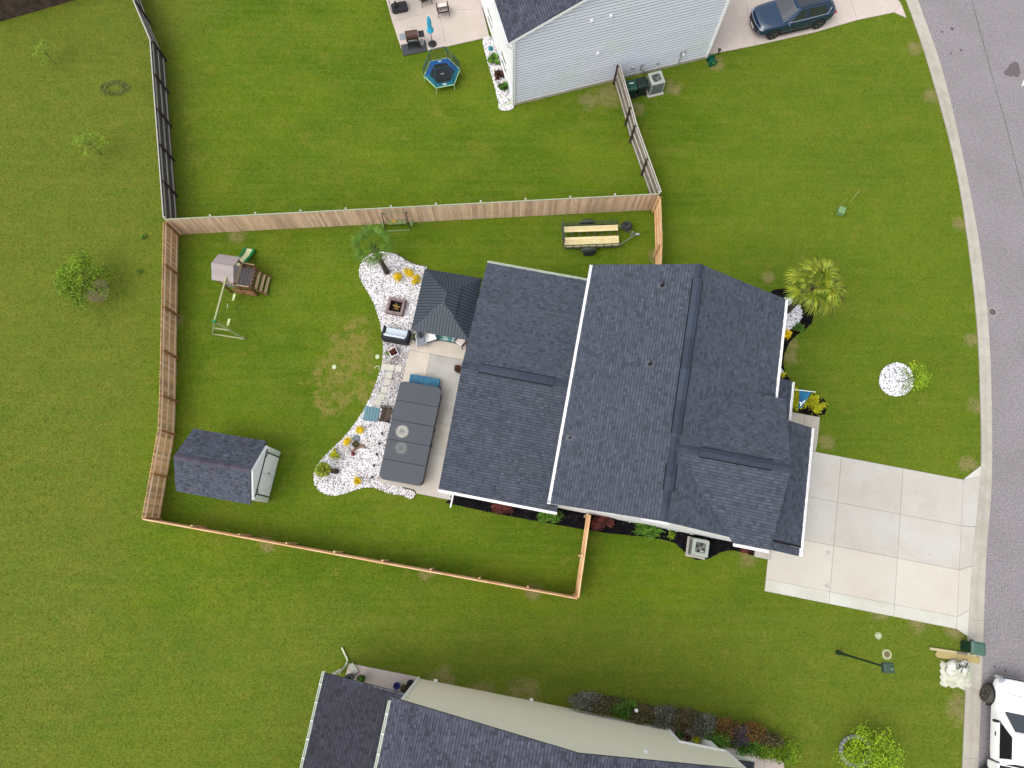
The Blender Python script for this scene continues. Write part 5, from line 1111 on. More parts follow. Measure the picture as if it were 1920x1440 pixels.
# ------------------------------------------------------------------ playset
PA = R(-9); px_, py_ = rot((-16.35, 11.8), PA); ps = thing('playset', 'wooden playset with small grey roofed tower, slide and swing beam', 'playset', (px_, py_, 0), PA)
PW1 = M('play_wood', S(150, 112, 78, .64), c2=S(128, 84, 52, .64), mix=3, var=.2, rndo=.15); PGY = M('play_roof', S(168, 156, 152, .68), var=.1, rndo=.08, stretch=(1, 4, 4), scale=5); PLT = M('play_light', S(190, 165, 130, .68), var=.12, rndo=.1)
for x in (-.72, .05, .72):
    for y in (-.6, .6): MB().box((x, y, 1.0 if x < .5 else .7), (.08, .08, 2.0 if x < .5 else 1.4)).build('post', PW1, ps)
for k in range(8): MB().box((-.63+k*.18, 0, .92), (.165, 1.2, .035)).build('deck_board', M('deck_grey', S(126, 118, 118, .66), var=.15, rndo=.1), ps)
RF = .72
for s_ in (-1, 1):
    for k in range(6): 
        f0, f1 = k/6, (k+1)/6; a = (s_*RF*(1-f0), 1.95+.5*f0); b_ = (s_*RF*(1-f1), 1.95+.5*f1)
        MB().add([(-.95, a[0], a[1]+.02), (.2, a[0], a[1]+.02), (.2, b_[0], b_[1]+.006), (-.95, b_[0], b_[1]+.006), (-.95, a[0], a[1]-.01), (.2, a[0], a[1]-.01), (.2, b_[0], b_[1]-.02), (-.95, b_[0], b_[1]-.02)], [(0, 1, 2, 3), (7, 6, 5, 4), (0, 4, 5, 1), (2, 6, 7, 3), (1, 5, 6, 2), (3, 7, 4, 0)]).build('roof_board', PGY, ps, fix=True)
    for x in (-.9, .16): MB().beam((x, s_*.66, 1.94), (x, 0, 2.40), .04, .06).build('rafter', PW1, ps)
    MB().beam((-.75, s_*.62, 1.5), (.75, s_*.62, 1.38), .04, .08).build('guard_rail', PLT, ps)
    for k in range(6): MB().box((.12+k*.11, s_*.62, 1.16), (.06, .025, .42)).build('guard_slat', PW1, ps)
MB().box((.08, 0, 1.4), (.09, 1.3, .07)).build('cross_beam', PLT, ps)
for k in range(3):
    for j in range(2): MB().box((.85+k*.16, 0, .74-k*.26+j*.0), (.15, 1.0 , .03) if j == 0 else (.02, 1.0, .1)).build('stair_tread', PLT, ps)
for s_ in (-1, 1): MB().beam((.74, s_*.5, .95), (1.28, s_*.5, .06), .04, .12).build('stair_stringer', PW1, ps)
for k in range(5): MB().box((.77, -.44+k*.22, 1.12), (.03, .12, .4)).build('ladder_slat', PW1, ps)
BRK = M('play_brick', S(170, 122, 88, .66), var=.15, rndo=.25)
for r_ in range(4):
    for k in range(6): MB().box((-.38+k*.2+(r_ % 2)*.09, -.625, .14+r_*.17), (.18, .03, .15)).build('panel_block', BRK, ps, bevel=.01)
def lp(px, py, z): q = at(px, py, z); r = rot((q[0]-px_, q[1]-py_), -PA); return (r[0], r[1], z)
s0, s1 = lp(446, 500, .95), lp(469, 467, .06)
gs_ = M('slide_green', S(16, 128, 70, .7), rough=.4); gp = M('slide_pale', S(206, 212, 168, .76), rough=.4); ring = []; ring2 = []; ring3 = []
dv = Vector((s1[0]-s0[0], s1[1]-s0[1], 0)); Ls = dv.length; dv.normalize(); sv = Vector((-dv.y, dv.x, 0))
for k in range(9):
    f = k/8; p = Vector((s0[0], s0[1], 0))+dv*Ls*f; z = .92*(1-f)+.07*math.sin(f*6.283)+.1*f
    for lst, o0, o1, h0, h1 in ((ring, -.19, .19, 0, .0), (ring2, -.31, -.19, .09, .09), (ring3, .19, .31, .09, .09)):
        lst.append([tuple(p+sv*o0+Vector((0, 0, z+h0))), tuple(p+sv*o1+Vector((0, 0, z+h1))), tuple(p+sv*o1+Vector((0, 0, z-.04))), tuple(p+sv*o0+Vector((0, 0, z-.04)))])
MB().loft(ring).build('slide_bed', gp, ps, fix=True); MB().loft(ring2).build('slide_side', gs_, ps, fix=True); MB().loft(ring3).build('slide_side', gs_, ps, fix=True)
b0_, b1_ = lp(420, 536, 2.1), lp(402, 603, 2.1); PLG = M('swing_beam', S(168, 172, 128, .7), var=.1)
MB().beam((b0_[0], -.5, 2.1), b1_, .08, .1).build('swing_beam', PLG, ps); MB().box((b1_[0], b1_[1], 2.1), (.16, .14, .16)).build('beam_bracket', gs_, ps)
A1, A2 = lp(398, 626, .03), lp(460, 636, .03); mid = lambda a, b, t: tuple(a[i]+(b[i]-a[i])*t for i in range(3))
for q in (A1, A2): MB().beam(q, b1_, .07, .07).build('a_frame_leg', PLG, ps)
MB().beam(mid(A1, b1_, .5), mid(A2, b1_, .5), .06, .08).build('a_frame_tie', PLG, ps); MB().beam(A1, A2, .06, .05).build('ground_bar', PLG, ps)
for (px, py), big in (((437, 557), 1), ((425, 574), 0), ((427, 604), 1)):
    c = lp(px, py, .5); y_ = c[1]; bx = b0_[0]+(b1_[0]-b0_[0])*((y_+.5)/(b1_[1]+.5)); pts = []
    for k in range(7): a = -1+2*k/6; pts.append((c[0]+.03*a*a, c[1]+a*(.2 if big else .16), .42+.07*a*a))
    if big: MB().loft([[(p[0]-.06, p[1], p[2]), (p[0]+.06, p[1], p[2]), (p[0]+.06, p[1], p[2]-.02), (p[0]-.06, p[1], p[2]-.02)] for p in pts]).build('swing_seat', M('swing_pale', S(196, 214, 160, .75)), ps, fix=True)
    else: MB().tube(pts, .018, 6).build('trapeze_bar', M('swing_pale'), ps)
    for s_ in (0, -1): MB().tube([pts[s_], (bx, pts[s_][1], 2.05)], .006, 4).build('chain', M('chain_green', S(120, 140, 80, .6)), ps)
# ------------------------------------------------------------------ glider swing against the north fence
x, y = at(746, 421); t = thing('garden_swing', 'black framed garden swing bench standing against the north fence', 'swing bench', (x, y+.05, 0), R(3))
OL = M('swing_green', S(128, 146, 98, .68), var=.15, rndo=.15)
for s_ in (-1, 1):
    MB().tube([(s_*.68, -.42, 0), (s_*.64, -.05, 1.45)], .022, 6).build('frame_leg', mm('black_metal'), t); MB().tube([(s_*.68, .35, 0), (s_*.64, -.05, 1.45)], .022, 6).build('frame_leg', mm('black_metal'), t)
    MB().tube([(s_*.5, .0, .45), (s_*.55, -.05, 1.42)], .008, 5).build('hanger', mm('black_metal'), t); MB().box((s_*.78, -.12, .3), (.14, .36, .03)).build('side_tray', OL, t)
MB().tube([(-.66, -.05, 1.45), (.66, -.05, 1.45)], .022, 6).build('top_bar', OL, t)
for k in range(8): MB().box((-.44+k*.125, -.02, .42), (.1, .44, .025)).build('seat_slat', OL, t); MB().beam((-.44+k*.125, .2, .42), (-.44+k*.125, .36, .86), .1, .02, (0, 1, 0)).build('back_slat', OL, t)
MB().box((-.15, -.06, .46), (.3, .2, .06)).build('cushion', M('swing_cushion', S(170, 150, 70, .7)), t, bevel=.02); MB().beam((-.7, -.42, .02), (.7, -.42, .02), .05, .03).build('base_bar', OL, t)
# ------------------------------------------------------------------ trampoline
x, y = at(829, 137, .45); t = thing('trampoline', 'hexagonal blue and teal trampoline with net enclosure beside the patio', 'trampoline', (x, y, 0), R(12)); TB = M('pad_blue', S(20, 104, 176, .7), rough=.5); TT = M('pad_teal', S(20, 110, 128, .7), rough=.5); TG = M('frame_green', S(170, 204, 150, .75))
hexp = lambda r_, z, o_=0: [(r_*math.cos(R(60*k+30+o_)), r_*math.sin(R(60*k+30+o_)), z) for k in range(6)]
a_, b_ = hexp(1.02, .47), hexp(.70, .48); jm = lambda r_, z: [(r_*math.cos(R(60*k)), r_*math.sin(R(60*k)), z) for k in range(6)]
a_, b_ = jm(1.05, .47), jm(.72, .48)
for k in range(6):
    j = (k+1) % 6; MB().add([a_[k], a_[j], b_[j], b_[k], tuple(Vector(a_[k])-Vector((0, 0, .05))), tuple(Vector(a_[j])-Vector((0, 0, .05))), tuple(Vector(b_[j])-Vector((0, 0, .05))), tuple(Vector(b_[k])-Vector((0, 0, .05)))], [(0, 1, 2, 3), (4, 5, 1, 0), (7, 6, 5, 4), (6, 7, 3, 2)]).build('pad', TB if k in (0, 1, 2) else TT, t, fix=True)
    MB().tube([a_[k], a_[j]], .03, 6).build('frame_tube', TG, t); MB().tube([(a_[k][0]*1.0, a_[k][1]*1.0, .44), (a_[k][0]*1.02, a_[k][1]*1.02, 0)], .025, 6).build('leg', TG, t)
    MB().tube([(a_[k][0]*.98, a_[k][1]*.98, .45), (a_[k][0]*1.0, a_[k][1]*1.0, 1.1), (a_[k][0]*.72, a_[k][1]*.72, 1.75)], .022, 6).build('net_pole', M('pole_teal', S(30, 90, 110, .7)), t)
NET = M('net', (.02, .03, .035, 1), alpha=.30)
tp_ = [(p[0]*.72, p[1]*.72, 1.75) for p in a_]; md = [(p[0]*1.0, p[1]*1.0, 1.1) for p in a_]; bt = [(p[0]*.74, p[1]*.74, .50) for p in a_]
MB().loft([bt, md, tp_], cap=False).build('net', NET, t)
MB().tube(tp_+[tp_[0]], .016, 6).build('top_ring', M('pole_teal'), t); MB().add(jm(.73, .455), [tuple(range(6))]).build('jump_mat', M('mat_black', (.012, .013, .014, 1), rough=.7), t)
for k in (0, 3): MB().box((.86*math.cos(R(60*k+90)), .86*math.sin(R(60*k+90))*.9, .487), (.2, .08, .012)).build('label_patch', mm('white_soft'), t)
MB().box((0, -.05, .462), (.2, .08, .008)).build('label_patch', M('label_grey', S(150, 170, 180, .7)), t)
# ------------------------------------------------------------------ neighbouring patio
a_, b_, c_, d_ = at(752, 83), at(795, 78), at(804, 93), at(757, 104); cx_, cy_ = at(777, 91); t = thing('grill_mat', 'dark grey mat under the barbecue grill', 'mat', (cx_, cy_, .05), R(14)); MB().prism(rrect(1.45, .75, .03, 2), 0, .012).build('sheet', M('mat_grey', (.045, .05, .055, 1), var=.2), t); MB().prism(rrect(1.47, .77, .03, 2), -.002, .006).build('rim', mm('black'), t)
x, y = at(776, 87, .0); t = thing('barbecue_grill', 'black barbecue grill with brown lid and side shelves on the neighbouring patio', 'grill', (x, y, .062), R(10)); GB = mm('black_metal')
for sx in (-1, 1):
    for sy in (-1, 1): MB().box((sx*.3, sy*.2, .37), (.05, .05, .74)).build('leg', GB, t)
MB().box((0, 0, .76), (.72, .5, .24)).build('firebox', GB, t, bevel=.03); pr = []
MB().loft([[(x, .25*math.cos(a), .88+.26*math.sin(a)) for a in np.linspace(0, math.pi, 9)] for x in (-.36, .36)]).build('lid', M('lid_brown', S(92, 62, 54, .6), rough=.4), t, fix=True)
MB().tube([(-.22, .3, 1.04), (-.22, .36, 1.06), (.22, .36, 1.06), (.22, .3, 1.04)], .014, 6).build('lid_handle', mm('grey_metal'), t)
MB().box((-.55, 0, .86), (.34, .42, .04)).build('side_shelf', M('shelf_silver', S(170, 178, 182, .7), rough=.3, metal=.5), t, bevel=.01); MB().box((.55, 0, .86), (.34, .42, .05)).build('side_shelf', GB, t, bevel=.01); MB().box((0, 0, .25), (.66, .42, .03)).build('lower_shelf', GB, t); MB().lathe([(.12, .06), (.14, .3), (.1, .42), (.001, .44)], (.52, -.05, 0), 14).build('gas_bottle', mm('grey_metal'), t); MB().box((0, -.265, .72), (.5, .03, .1)).build('control_panel', mm('grey_metal'), t)
for k in range(3): MB().lathe([(.001, -.04), (.03, -.04), (.03, 0), (.001, 0)], (-.16+k*.16, -.28, .72), 10, 'y').build('knob', GB, t)
x, y = at(811, 84); t = thing('closed_umbrella', 'closed sky blue parasol on a round black base', 'umbrella', (x, y, .05)); CY = M('canopy_blue', S(60, 180, 218, .75), var=.12, scale=14)
MB().lathe([(.25, 0), (.25, .04), (.2, .07), (.05, .09), (.001, .1)], n=22).build('base', GB, t); MB().tube([(0, 0, .08), (0, 0, 2.25)], .022, 8).build('pole', mm('dark_wood'), t)
ring = []
for z, r_ in ((1.05, .13), (1.12, .17), (1.3, .12), (1.45, .07), (1.6, .10), (1.9, .09), (2.15, .05), (2.25, .012)): ring.append([(r_*(1+.35*(k % 2))*math.cos(6.283*k/16), r_*(1+.35*(k % 2))*math.sin(6.283*k/16), z) for k in range(16)])
MB().loft(ring).build('canopy', CY, t, fix=True); MB().blob((0, 0, 2.28), (.03, .03, .04)).build('finial', mm('white'), t)
x, y = at(749, 13, .2); t = thing('umbrella_base', 'black rounded plastic umbrella base on the neighbouring patio corner', 'umbrella base', (x, y, .05), R(14)); MB().prism(rrect(.95, .66, .14), 0, .2).build('tank', mm('black'), t, bevel=.04); MB().lathe([(.14, .2), (.12, .3), (.06, .34), (.06, .5), (.001, .5)], (-.2, .1, 0), 14).build('socket', mm('black'), t)
x, y = at(722, -32, 2.3); q = at(736, 3, .3); t = thing('open_umbrella', 'beige open parasol just entering the top edge', 'umbrella', (x, y, .05)); BE = M('canopy_beige', S(206, 190, 176, .76), var=.06)
MB().loft([[(.9*math.cos(6.283*k/8), .9*math.sin(6.283*k/8), 2.05) for k in range(8)], [(.05*math.cos(6.283*k/8), .05*math.sin(6.283*k/8), 2.5) for k in range(8)]]).build('canopy', BE, t); MB().tube([(0, 0, 0), (0, 0, 2.48)], .025, 8).build('pole', mm('grey_metal'), t)
CG = 'patio chairs of the neighbouring house'
chair('brown patio chair with pale cushions facing the table on the neighbouring patio', 830, 16, .05, R(12), BRC, CUSH, CG, .45, .66); chair('brown patio chair cut by the top edge, left of the cushioned chair', 797, -2, .05, R(25), BRC, None, CG, .3, .62); chair('brown patio chair at the far right beside the white house, cut by the top edge', 848, -22, .05, R(80), BRC, CUSH, CG, .4, .62)
t = thing('patio_table', 'low brown patio table cut by the top edge', 'table', at(815, -22)+(.05,), R(12)); MB().box((0, 0, .45), (.8, .6, .04)).build('top', BRC, t)
for sx in (-1, 1):
    for sy in (-1, 1): MB().box((sx*.36, sy*.26, .215), (.05, .05, .43)).build('leg', BRC, t)
# ------------------------------------------------------------------ air conditioners, bins, hose reel
def aircon(label, x, y, rz, z0_=.05, h=.8, s=.78):
    t = thing('air_conditioner', label, 'air conditioner', (x, y, 0), rz, 'air conditioning units'); AM = M('ac_grey', S(168, 176, 166, .72), var=.06, scale=4); AD = M('ac_louvre', S(120, 128, 122, .66), var=.1)
    MB().box((0, 0, z0_/2+.02), (s+.18, s+.18, z0_+.04)).build('pad', mm('concrete'), t); zt = z0_+.04
    MB().box((0, 0, zt+h*.36), (s-.06, s-.06, h*.72)).build('coil', M('ac_coil', (.05, .052, .05, 1)), t)
    for k in range(11):
        z = zt+.06+k*h*.078
        for dx, dy, a in ((0, -1, 0), (0, 1, 0), (1, 0, 1), (-1, 0, 1)): MB().box((dx*(s/2-.02), dy*(s/2-.02), z), ((s-.08, .03, .04) if not a else (.03, s-.08, .04))).build('louvre', AD, t)
    for dx in (-1, 1):
        for dy in (-1, 1): MB().box((dx*(s/2-.02), dy*(s/2-.02), zt+h*.47), (.06, .06, h*.94)).build('corner_post', AM, t)
    top = MB(); out = rrect(s+.02, s+.02, .07, 5); n_o = len(out); inn = [(s*.40*math.cos(math.atan2(p[1], p[0])), s*.40*math.sin(math.atan2(p[1], p[0]))) for p in out]
    zz = zt+h
    top.loft([[(p[0], p[1], zz-.06) for p in out], [(p[0], p[1], zz) for p in out], [(p[0], p[1], zz+.012) for p in inn], [(p[0], p[1], zz-.06) for p in inn]], cap=False); top.build('top_cover', AM, t, fix=True)
    fb = M('fan_blade', S(150, 152, 148, .6), rough=.35, metal=.6)
    for k in range(4):
        a0_ = 6.283*k/4; V = []
        for rr_ in (.07, .2, s*.38):
            for da, dz in ((0, 0), (.95, .06)): V.append((rr_*math.cos(a0_+da), rr_*math.sin(a0_+da), zz-.10+dz))
        MB().add(V, [(0, 1, 3, 2), (2, 3, 5, 4)]).build('fan_blade', fb, t)
    MB().lathe([(.08, zz-.12), (.08, zz-.02), (.001, zz-.01)], n=16).build('fan_motor', fb, t)
    for k in range(5): MB().tube([(s*.075*(k+.6)*math.cos(a), s*.075*(k+.6)*math.sin(a), zz+.012) for a in np.linspace(0, 6.283, 25)], .004, 4).build('guard_ring', AD, t)
    return t
x, y = at(1313, 1027, .85); aircon('square air conditioner beside the black mulch of the house', x, y, HA)
x, y = at(1230, 150, .85); aircon('tall air conditioner beside two green bins at the white house', x, y, NA, h=.95)
def bin_(label, x, y, rz, mat, lidm, group='green wheeled bins', h=1.0, w_=.56, d_=.62, label_mark=False):
    t = thing('wheelie_bin', label, 'bin', (x, y, 0), rz, group)
    MB().loft([[(sx*w_*.40, sy*d_*.40, .06) for sx, sy in ((-1, -1), (1, -1), (1, 1), (-1, 1))], [(sx*w_*.5, sy*d_*.5, h*.9) for sx, sy in ((-1, -1), (1, -1), (1, 1), (-1, 1))]]).build('body', mat, t, bevel=.03)
    l_ = MB(); l_.loft([[(sx*w_*.54, sy*d_*.54, h*.9) for sx, sy in ((-1, -1), (1, -1), (1, 1), (-1, 1))], [(sx*w_*.53, sy*d_*.53, h*.95) for sx, sy in ((-1, -1), (1, -1), (1, 1), (-1, 1))], [(sx*w_*.36, sy*d_*.36, h) for sx, sy in ((-1, -1), (1, -1), (1, 1), (-1, 1))]]); L_ = l_.build('lid', lidm, t, bevel=.015)
    MB().tube([(-w_*.4, d_*.58, h*.88), (w_*.4, d_*.58, h*.88)], .018, 6).build('handle', mat, t)
    for s_ in (-1, 1): MB().lathe([(.001, -.03), (.11, -.03), (.11, .03), (.001, .03)], (s_*w_*.44, d_*.40, .11), 14, 'y').build('wheel', mm('rubber'), t)
    if label_mark: MB().box((0, -d_*.1, h+.003), (.24, .05, .006)).build('lid_mark', mm('white_soft'), L_)
    return t
GBIN = M('bin_green', S(24, 62, 50, .62), rough=.45, var=.1); GLID = M('bin_lid', S(34, 82, 66, .62), rough=.4, var=.1); DBIN = M('bin_dark', S(30, 50, 42, .55), rough=.5, var=.1)
x, y = at(1184, 160, .9); bin_('dark green bin next to the grey fence at the white house', x, y, NA+R(175), GBIN, GLID, label_mark=True); x, y = at(1204, 154, .95); bin_('dark green bin between the other bin and the air conditioner', x, y, NA+R(178), DBIN, DBIN)
x, y = at(1834, 1216, 1.0); bin_('green bin standing at the kerb above the pile of rubbish', x, y, R(-100), GBIN, M('lid_sage', S(76, 108, 94, .68), rough=.45, var=.08), h=1.08)
x, y = at(1334, 115, .2); t = thing('hose_reel', 'green hose reel at the corner of the white house', 'hose reel', (x, y, 0), NA); HG_ = M('hose_green', S(16, 100, 76, .65), rough=.4)
for k in range(4): MB().lathe([(.14+.03*k % .1, -.02), (.2, -.02), (.2, .02), (.14, .02)], (0, -.12+k*.08, .25), 18, 'y').build('hose_coil', HG_, t, fix=True)
for s_ in (-1, 1): MB().lathe([(.001, -.012), (.25, -.012), (.25, .012), (.001, .012)], (0, s_*.18, .25), 20, 'y').build('side_disc', HG_, t); MB().box((0, s_*.21, .12), (.3, .03, .24)).build('foot', HG_, t)
MB().box((.02, -.2, .3), (.1, .03, .1)).build('crank', M('crank_lime', S(110, 170, 60, .7)), t)
t = lathe_thing('path_light', 'small black path light at the edge of the neighbouring driveway', 'light', 1349, 94, [(.03, 0), (.03, .3), (.09, .34), (.09, .42), (.001, .46)], mm('black'), 0, zc=.35)
# ------------------------------------------------------------------ street lamp, valve lids, utility box
x, y = at(1570, 1223); t = thing('street_lamp', 'slim dark green street lamp with square head on the lower lawn', 'street lamp', (x, y, 0)); SLG = M('lamp_green', S(30, 66, 46, .6), rough=.45)
MB().lathe([(.11, 0), (.11, .25), (.075, .32), (.055, 1.2), (.045, 4.3), (.001, 4.3)], n=12).build('pole', SLG, t); MB().box((.06, -.03, 4.55), (.44, .42, .3)).build('lamp_head', M('lamp_top', S(58, 84, 66, .65), rough=.5), t, bevel=.05); MB().lathe([(.05, 4.28), (.1, 4.36), (.1, 4.42), (.001, 4.42)], n=12).build('collar', SLG, t); MB().box((.14, -.06, 4.71), (.1, .08, .05)).build('photocell', M('cell', S(110, 130, 112, .7)), t)
DR = M('dry_ring', S(176, 182, 140, .72), var=.2, scale=16)
for (px, py, r_, lab) in ((1663, 1227, .13, 'brown round cover in a pale ring on the lower lawn'), (1647, 1192, .06, 'tiny pale valve in a pale ring above the brown cover')):
    t = thing('valve_cover', lab, 'valve cover', at(px, py)+(0,)); MB().lathe([(r_, 0), (r_, .03), (r_*.8, .035), (.001, .03)], n=18).build('lid', M('lid_rust', S(122, 108, 76, .62), var=.25) if r_ > .1 else M('pale_lid'), t); MB().lathe([(r_+.11, 0), (r_+.1, .012), (r_+.01, .016), (r_+.01, 0)], n=22).build('collar', DR, t, fix=True)
x, y = at(1577, 396, .2); t = thing('utility_box', 'pale green utility box with a marker stake on the front lawn', 'utility box', (x, y, 0), R(-20)); UB = M('utility_green', S(122, 156, 104, .7), var=.1); MB().box((0, 0, .16), (.34, .38, .32)).build('cabinet', UB, t, bevel=.03); MB().box((0, 0, .34), (.36, .40, .05)).build('cap', UB, t, bevel=.02)
q = at(1569, 387); e_ = at(1607, 361); STK = M('stake_pale', S(160, 164, 92, .7)); 
MB().tube([(-.15, .28, 0), (-.15, .28, 1.1)], .02, 6).build('stake', STK, t); x, y = at(1595, 378); t = thing('marker_stake', 'thin pale stake leaning on the front lawn beside the utility box', 'stake', (x, y, 0)); MB().tube([(0, 0, 0), (.22, .32, .5)], .02, 6).build('pole', STK, t); MB().box((.22, .32, .5), (.06, .06, .05)).build('cap', STK, t)
# ------------------------------------------------------------------ rubbish at the kerb
PALE = M('pale_sheet', S(205, 205, 188, .75), c2=S(180, 184, 160, .75), mix=3, var=.15, scale=6)
t = thing('wooden_board', 'thin pale plank lying beside the green bin', 'plank', at(1785, 1222)+(.06,), R(-8)); MB().box((0, 0, .03), (2.2, .12, .05)).build('plank', M('scrap_wood', S(190, 178, 138, .72), var=.15, stretch=(1, 6, 6)), t); MB().box((.4, 0, .07), (.5, .1, .03)).build('batten', mm('wood_olive'), t)
t = thing('wooden_board', 'wide yellow brown board with rounded end below the thin plank', 'plank', at(1795, 1232)+(.0,), R(-8)); MB().prism([(-.95+.14*math.cos(a)*1, .15*math.sin(a)) for a in np.linspace(math.pi/2, 1.5*math.pi, 9)]+[(1.0, -.15), (1.0, .15)], .07, .12).build('board', M('scrap_gold', S(178, 160, 108, .72), var=.15, stretch=(1, 5, 5)), t, bevel=.01); MB().box((.6, 0, .035), (.1, .28, .07)).build('bearer', mm('wood_olive'), t); MB().box((-.6, 0, .035), (.1, .28, .07)).build('bearer', mm('wood_olive'), t)
t = thing('rubbish_pile', 'heap of white bags and sheets with dark sticks at the kerb', 'rubbish', at(1790, 1256)+(0,)); q = at(1790, 1256)
g = []; 
for j in range(13):
    row = []
    for i in range(15):
        fx, fy = i/14, j/12; bx = at(1763+60*fx, 1240+46*fy+ (6*fx)); h_ = .06+.34*math.exp(-((fx-.5)/.28)**2-((fy-.35)/.3)**2)*(1+.4*math.sin(i*1.9+j*1.3))+.05*math.sin(i*2.3)*math.cos(j*1.7)
        row.append((bx[0]-q[0]+.05*math.sin(j*2.1+i), bx[1]-q[1]+.05*math.cos(i*1.7), max(.02, h_ if 0 < i < 14 and 0 < j < 12 else .015)))
    g.append(row)
MB().loft(g, cap=False, close=False).build('sheet', PALE, t, smooth=True, fix=True)
for p, r_ in (((1783, 1246), (.34, .26, .2)), ((1797, 1254), (.30, .28, .24)), ((1777, 1256), (.24, .2, .16)), ((1803, 1243), (.2, .16, .14))):
    c = at(*p); MB().blob((c[0]-q[0], c[1]-q[1], .22), r_, 14, 9, .10).build('bag', M('bag_white', S(226, 226, 216, .8), c2=S(190, 190, 176, .8), mix=7, var=.12), t, smooth=True)
for k in range(14): c = at(1792+random.uniform(-9, 9), 1246+random.uniform(-6, 8)); a = random.random()*6.28; MB().beam((c[0]-q[0]-.16*math.cos(a), c[1]-q[1]-.16*math.sin(a), .42), (c[0]-q[0]+.16*math.cos(a), c[1]-q[1]+.16*math.sin(a), .50+random.random()*.05), .025, .025).build('stick', mm('black') if k % 3 else PALE, t)
o = MB().prism([at(1765, 1268), at(1815, 1280), at(1815, 1298), at(1795, 1288), at(1768, 1284)], .005, .03).build('flat_sheet', M('sheet_grey', S(186, 188, 176, .72), var=.12, scale=4)); tag(o, 'flat pale grey sheet lying below the rubbish heap', 'sheet')
# ------------------------------------------------------------------ flag on the porch
q = at3(1486, 730, 2.3); e_ = at3(1529, 735, 2.9); t = thing('flag', 'blue flag with white forked mark on a white pole at the porch', 'flag', (q[0], q[1], 0))
p0 = Vector((0, 0, 2.3)); p1 = Vector((e_[0]-q[0], e_[1]-q[1], 2.9)); MB().tube([tuple(p0+(p0-p1)*.25), tuple(p1)], .018, 8).build('pole', mm('white'), t)
FB = M('flag_blue', S(40, 110, 165, .7), c2=S(52, 128, 160, .7), mix=2.5, var=.08); rows = []
def fpt(f, g_):
    f = .40+(f-.40)*(1-.68*g_*g_); top_ = p0.lerp(p1, .30+.56*f); x_ = .04*math.sin(f*9+g_*3); dn = 1.1*g_; sl_ = (.12-.40*(1-f)*0)*g_
    return (top_.x+(-.25*f+.06)*g_+x_*.5, top_.y-.75*g_+.06*math.sin(f*7+g_*4), top_.z-.66*g_+x_)
for j in range(9): rows.append([fpt(i/8, j/8*(1 if 1 else 0)) for i in range(9)])
MB().loft(rows, cap=False, close=False).build('cloth', FB, t, smooth=True)
def strip(a, b, w_):
    A_ = Vector(fpt(*a)); B_ = Vector(fpt(*b)); d_ = (B_-A_).normalized(); s_ = d_.cross(Vector((0, -.66, .75))).normalized()*w_/2; z_ = Vector((0, .0, .03)); return [tuple(A_-s_+z_), tuple(A_+s_+z_), tuple(B_+s_+z_), tuple(B_-s_+z_)]
mk_ = MB()
for a, b in (((.45, .70), (.22, .58)), ((.45, .70), (.72, .56)), ((.45, .70), (.42, .86))): mk_.add(strip(a, b, .07), [(0, 1, 2, 3)])
mk_.build('emblem', mm('white'), t)
# ------------------------------------------------------------------ vehicles
def carbody(parent, st, mat, name='body'):
    rings = []
    for x, w_, zb, zs, zt in st:
        h = [(w_*.90, zb), (w_*.99, zb+.14), (w_, zb+.30), (w_*.985, zs-.12), (w_*.94, zs-.02), (w_*.72, zt), (w_*.3, zt+.018)]
        rings.append([(x, y, z) for y, z in h]+[(x, -y, z) for y, z in h[::-1]])
    o = MB().loft(rings).build(name, mat, parent, smooth=True, fix=True); md_ = o.modifiers.new('s', 'SUBSURF'); md_.levels = md_.render_levels = 1; return o
def panel(parent, name, pts, mat, push=None):
    return MB().add(pts, [tuple(range(len(pts)))]).build(name, mat, parent)
def arch(parent, x, y, r_, mat):
    m = MB(); V = [(x, y, .34)]
    for k in range(13): a = R(-12)+R(204)*k/12; V.append((x+r_*math.cos(a), y, .36+r_*math.sin(a)))
    sg = 1 if y > 0 else -1; m.add(V+[(p[0], p[1]-sg*.12, p[2]) for p in V], [tuple(range(14))]+[(i, i+1, 15+i, 14+i) for i in range(1, 13)]); m.build('wheel_arch', mat, parent)
f_, b_ = at(1408, 47, .7), at(1560, 12, .7); hd_ = math.atan2(f_[1]-b_[1], f_[0]-b_[0]); suv = thing('car', 'dark blue sport utility car parked on the neighbouring driveway', 'car', ((f_[0]+b_[0])/2+.05, (f_[1]+b_[1])/2+.18, .05), hd_)
BL = M('car_blue', S(12, 46, 76, .8), rough=.25, spec=.5, coat=.8, var=.03); TR = M('trim_black', (.012, .012, .014, 1), rough=.5); CH = M('chrome', (.8, .8, .82, 1), rough=.12, metal=1); GL = M('car_glass', (.015, .02, .026, 1), rough=.04, spec=.8, coat=.6, var=0)
carbody(suv, [(2.36, .60, .42, .74, .78), (2.26, .80, .30, .84, .90), (1.95, .90, .24, .93, 1.00), (1.3, .93, .24, 1.0, 1.06), (.95, .935, .24, 1.02, 1.09), (-.6, .935, .24, 1.06, 1.10), (-1.8, .93, .26, 1.08, 1.12), (-2.2, .88, .32, 1.08, 1.12), (-2.38, .74, .46, 1.02, 1.06)], BL)
rg = lambda x, w_, z: [(x, w_, z), (x, -w_, z)]
cab = MB(); bot = [(1.0, .78), (.55, .86), (-1.6, .86), (-2.2, .74)]; top = [(.22, .56), (0, .60), (-1.45, .60), (-1.80, .54)]
rb = [(x, y, 1.04) for x, y in bot]+[(x, -y, 1.04) for x, y in bot[::-1]]; rt = [(x, y, 1.60) for x, y in top]+[(x, -y, 1.60) for x, y in top[::-1]]; rt2 = [(x*.96, y*.85, 1.655) for x, y in top]+[(x*.96, -y*.85, 1.655) for x, y in top[::-1]]
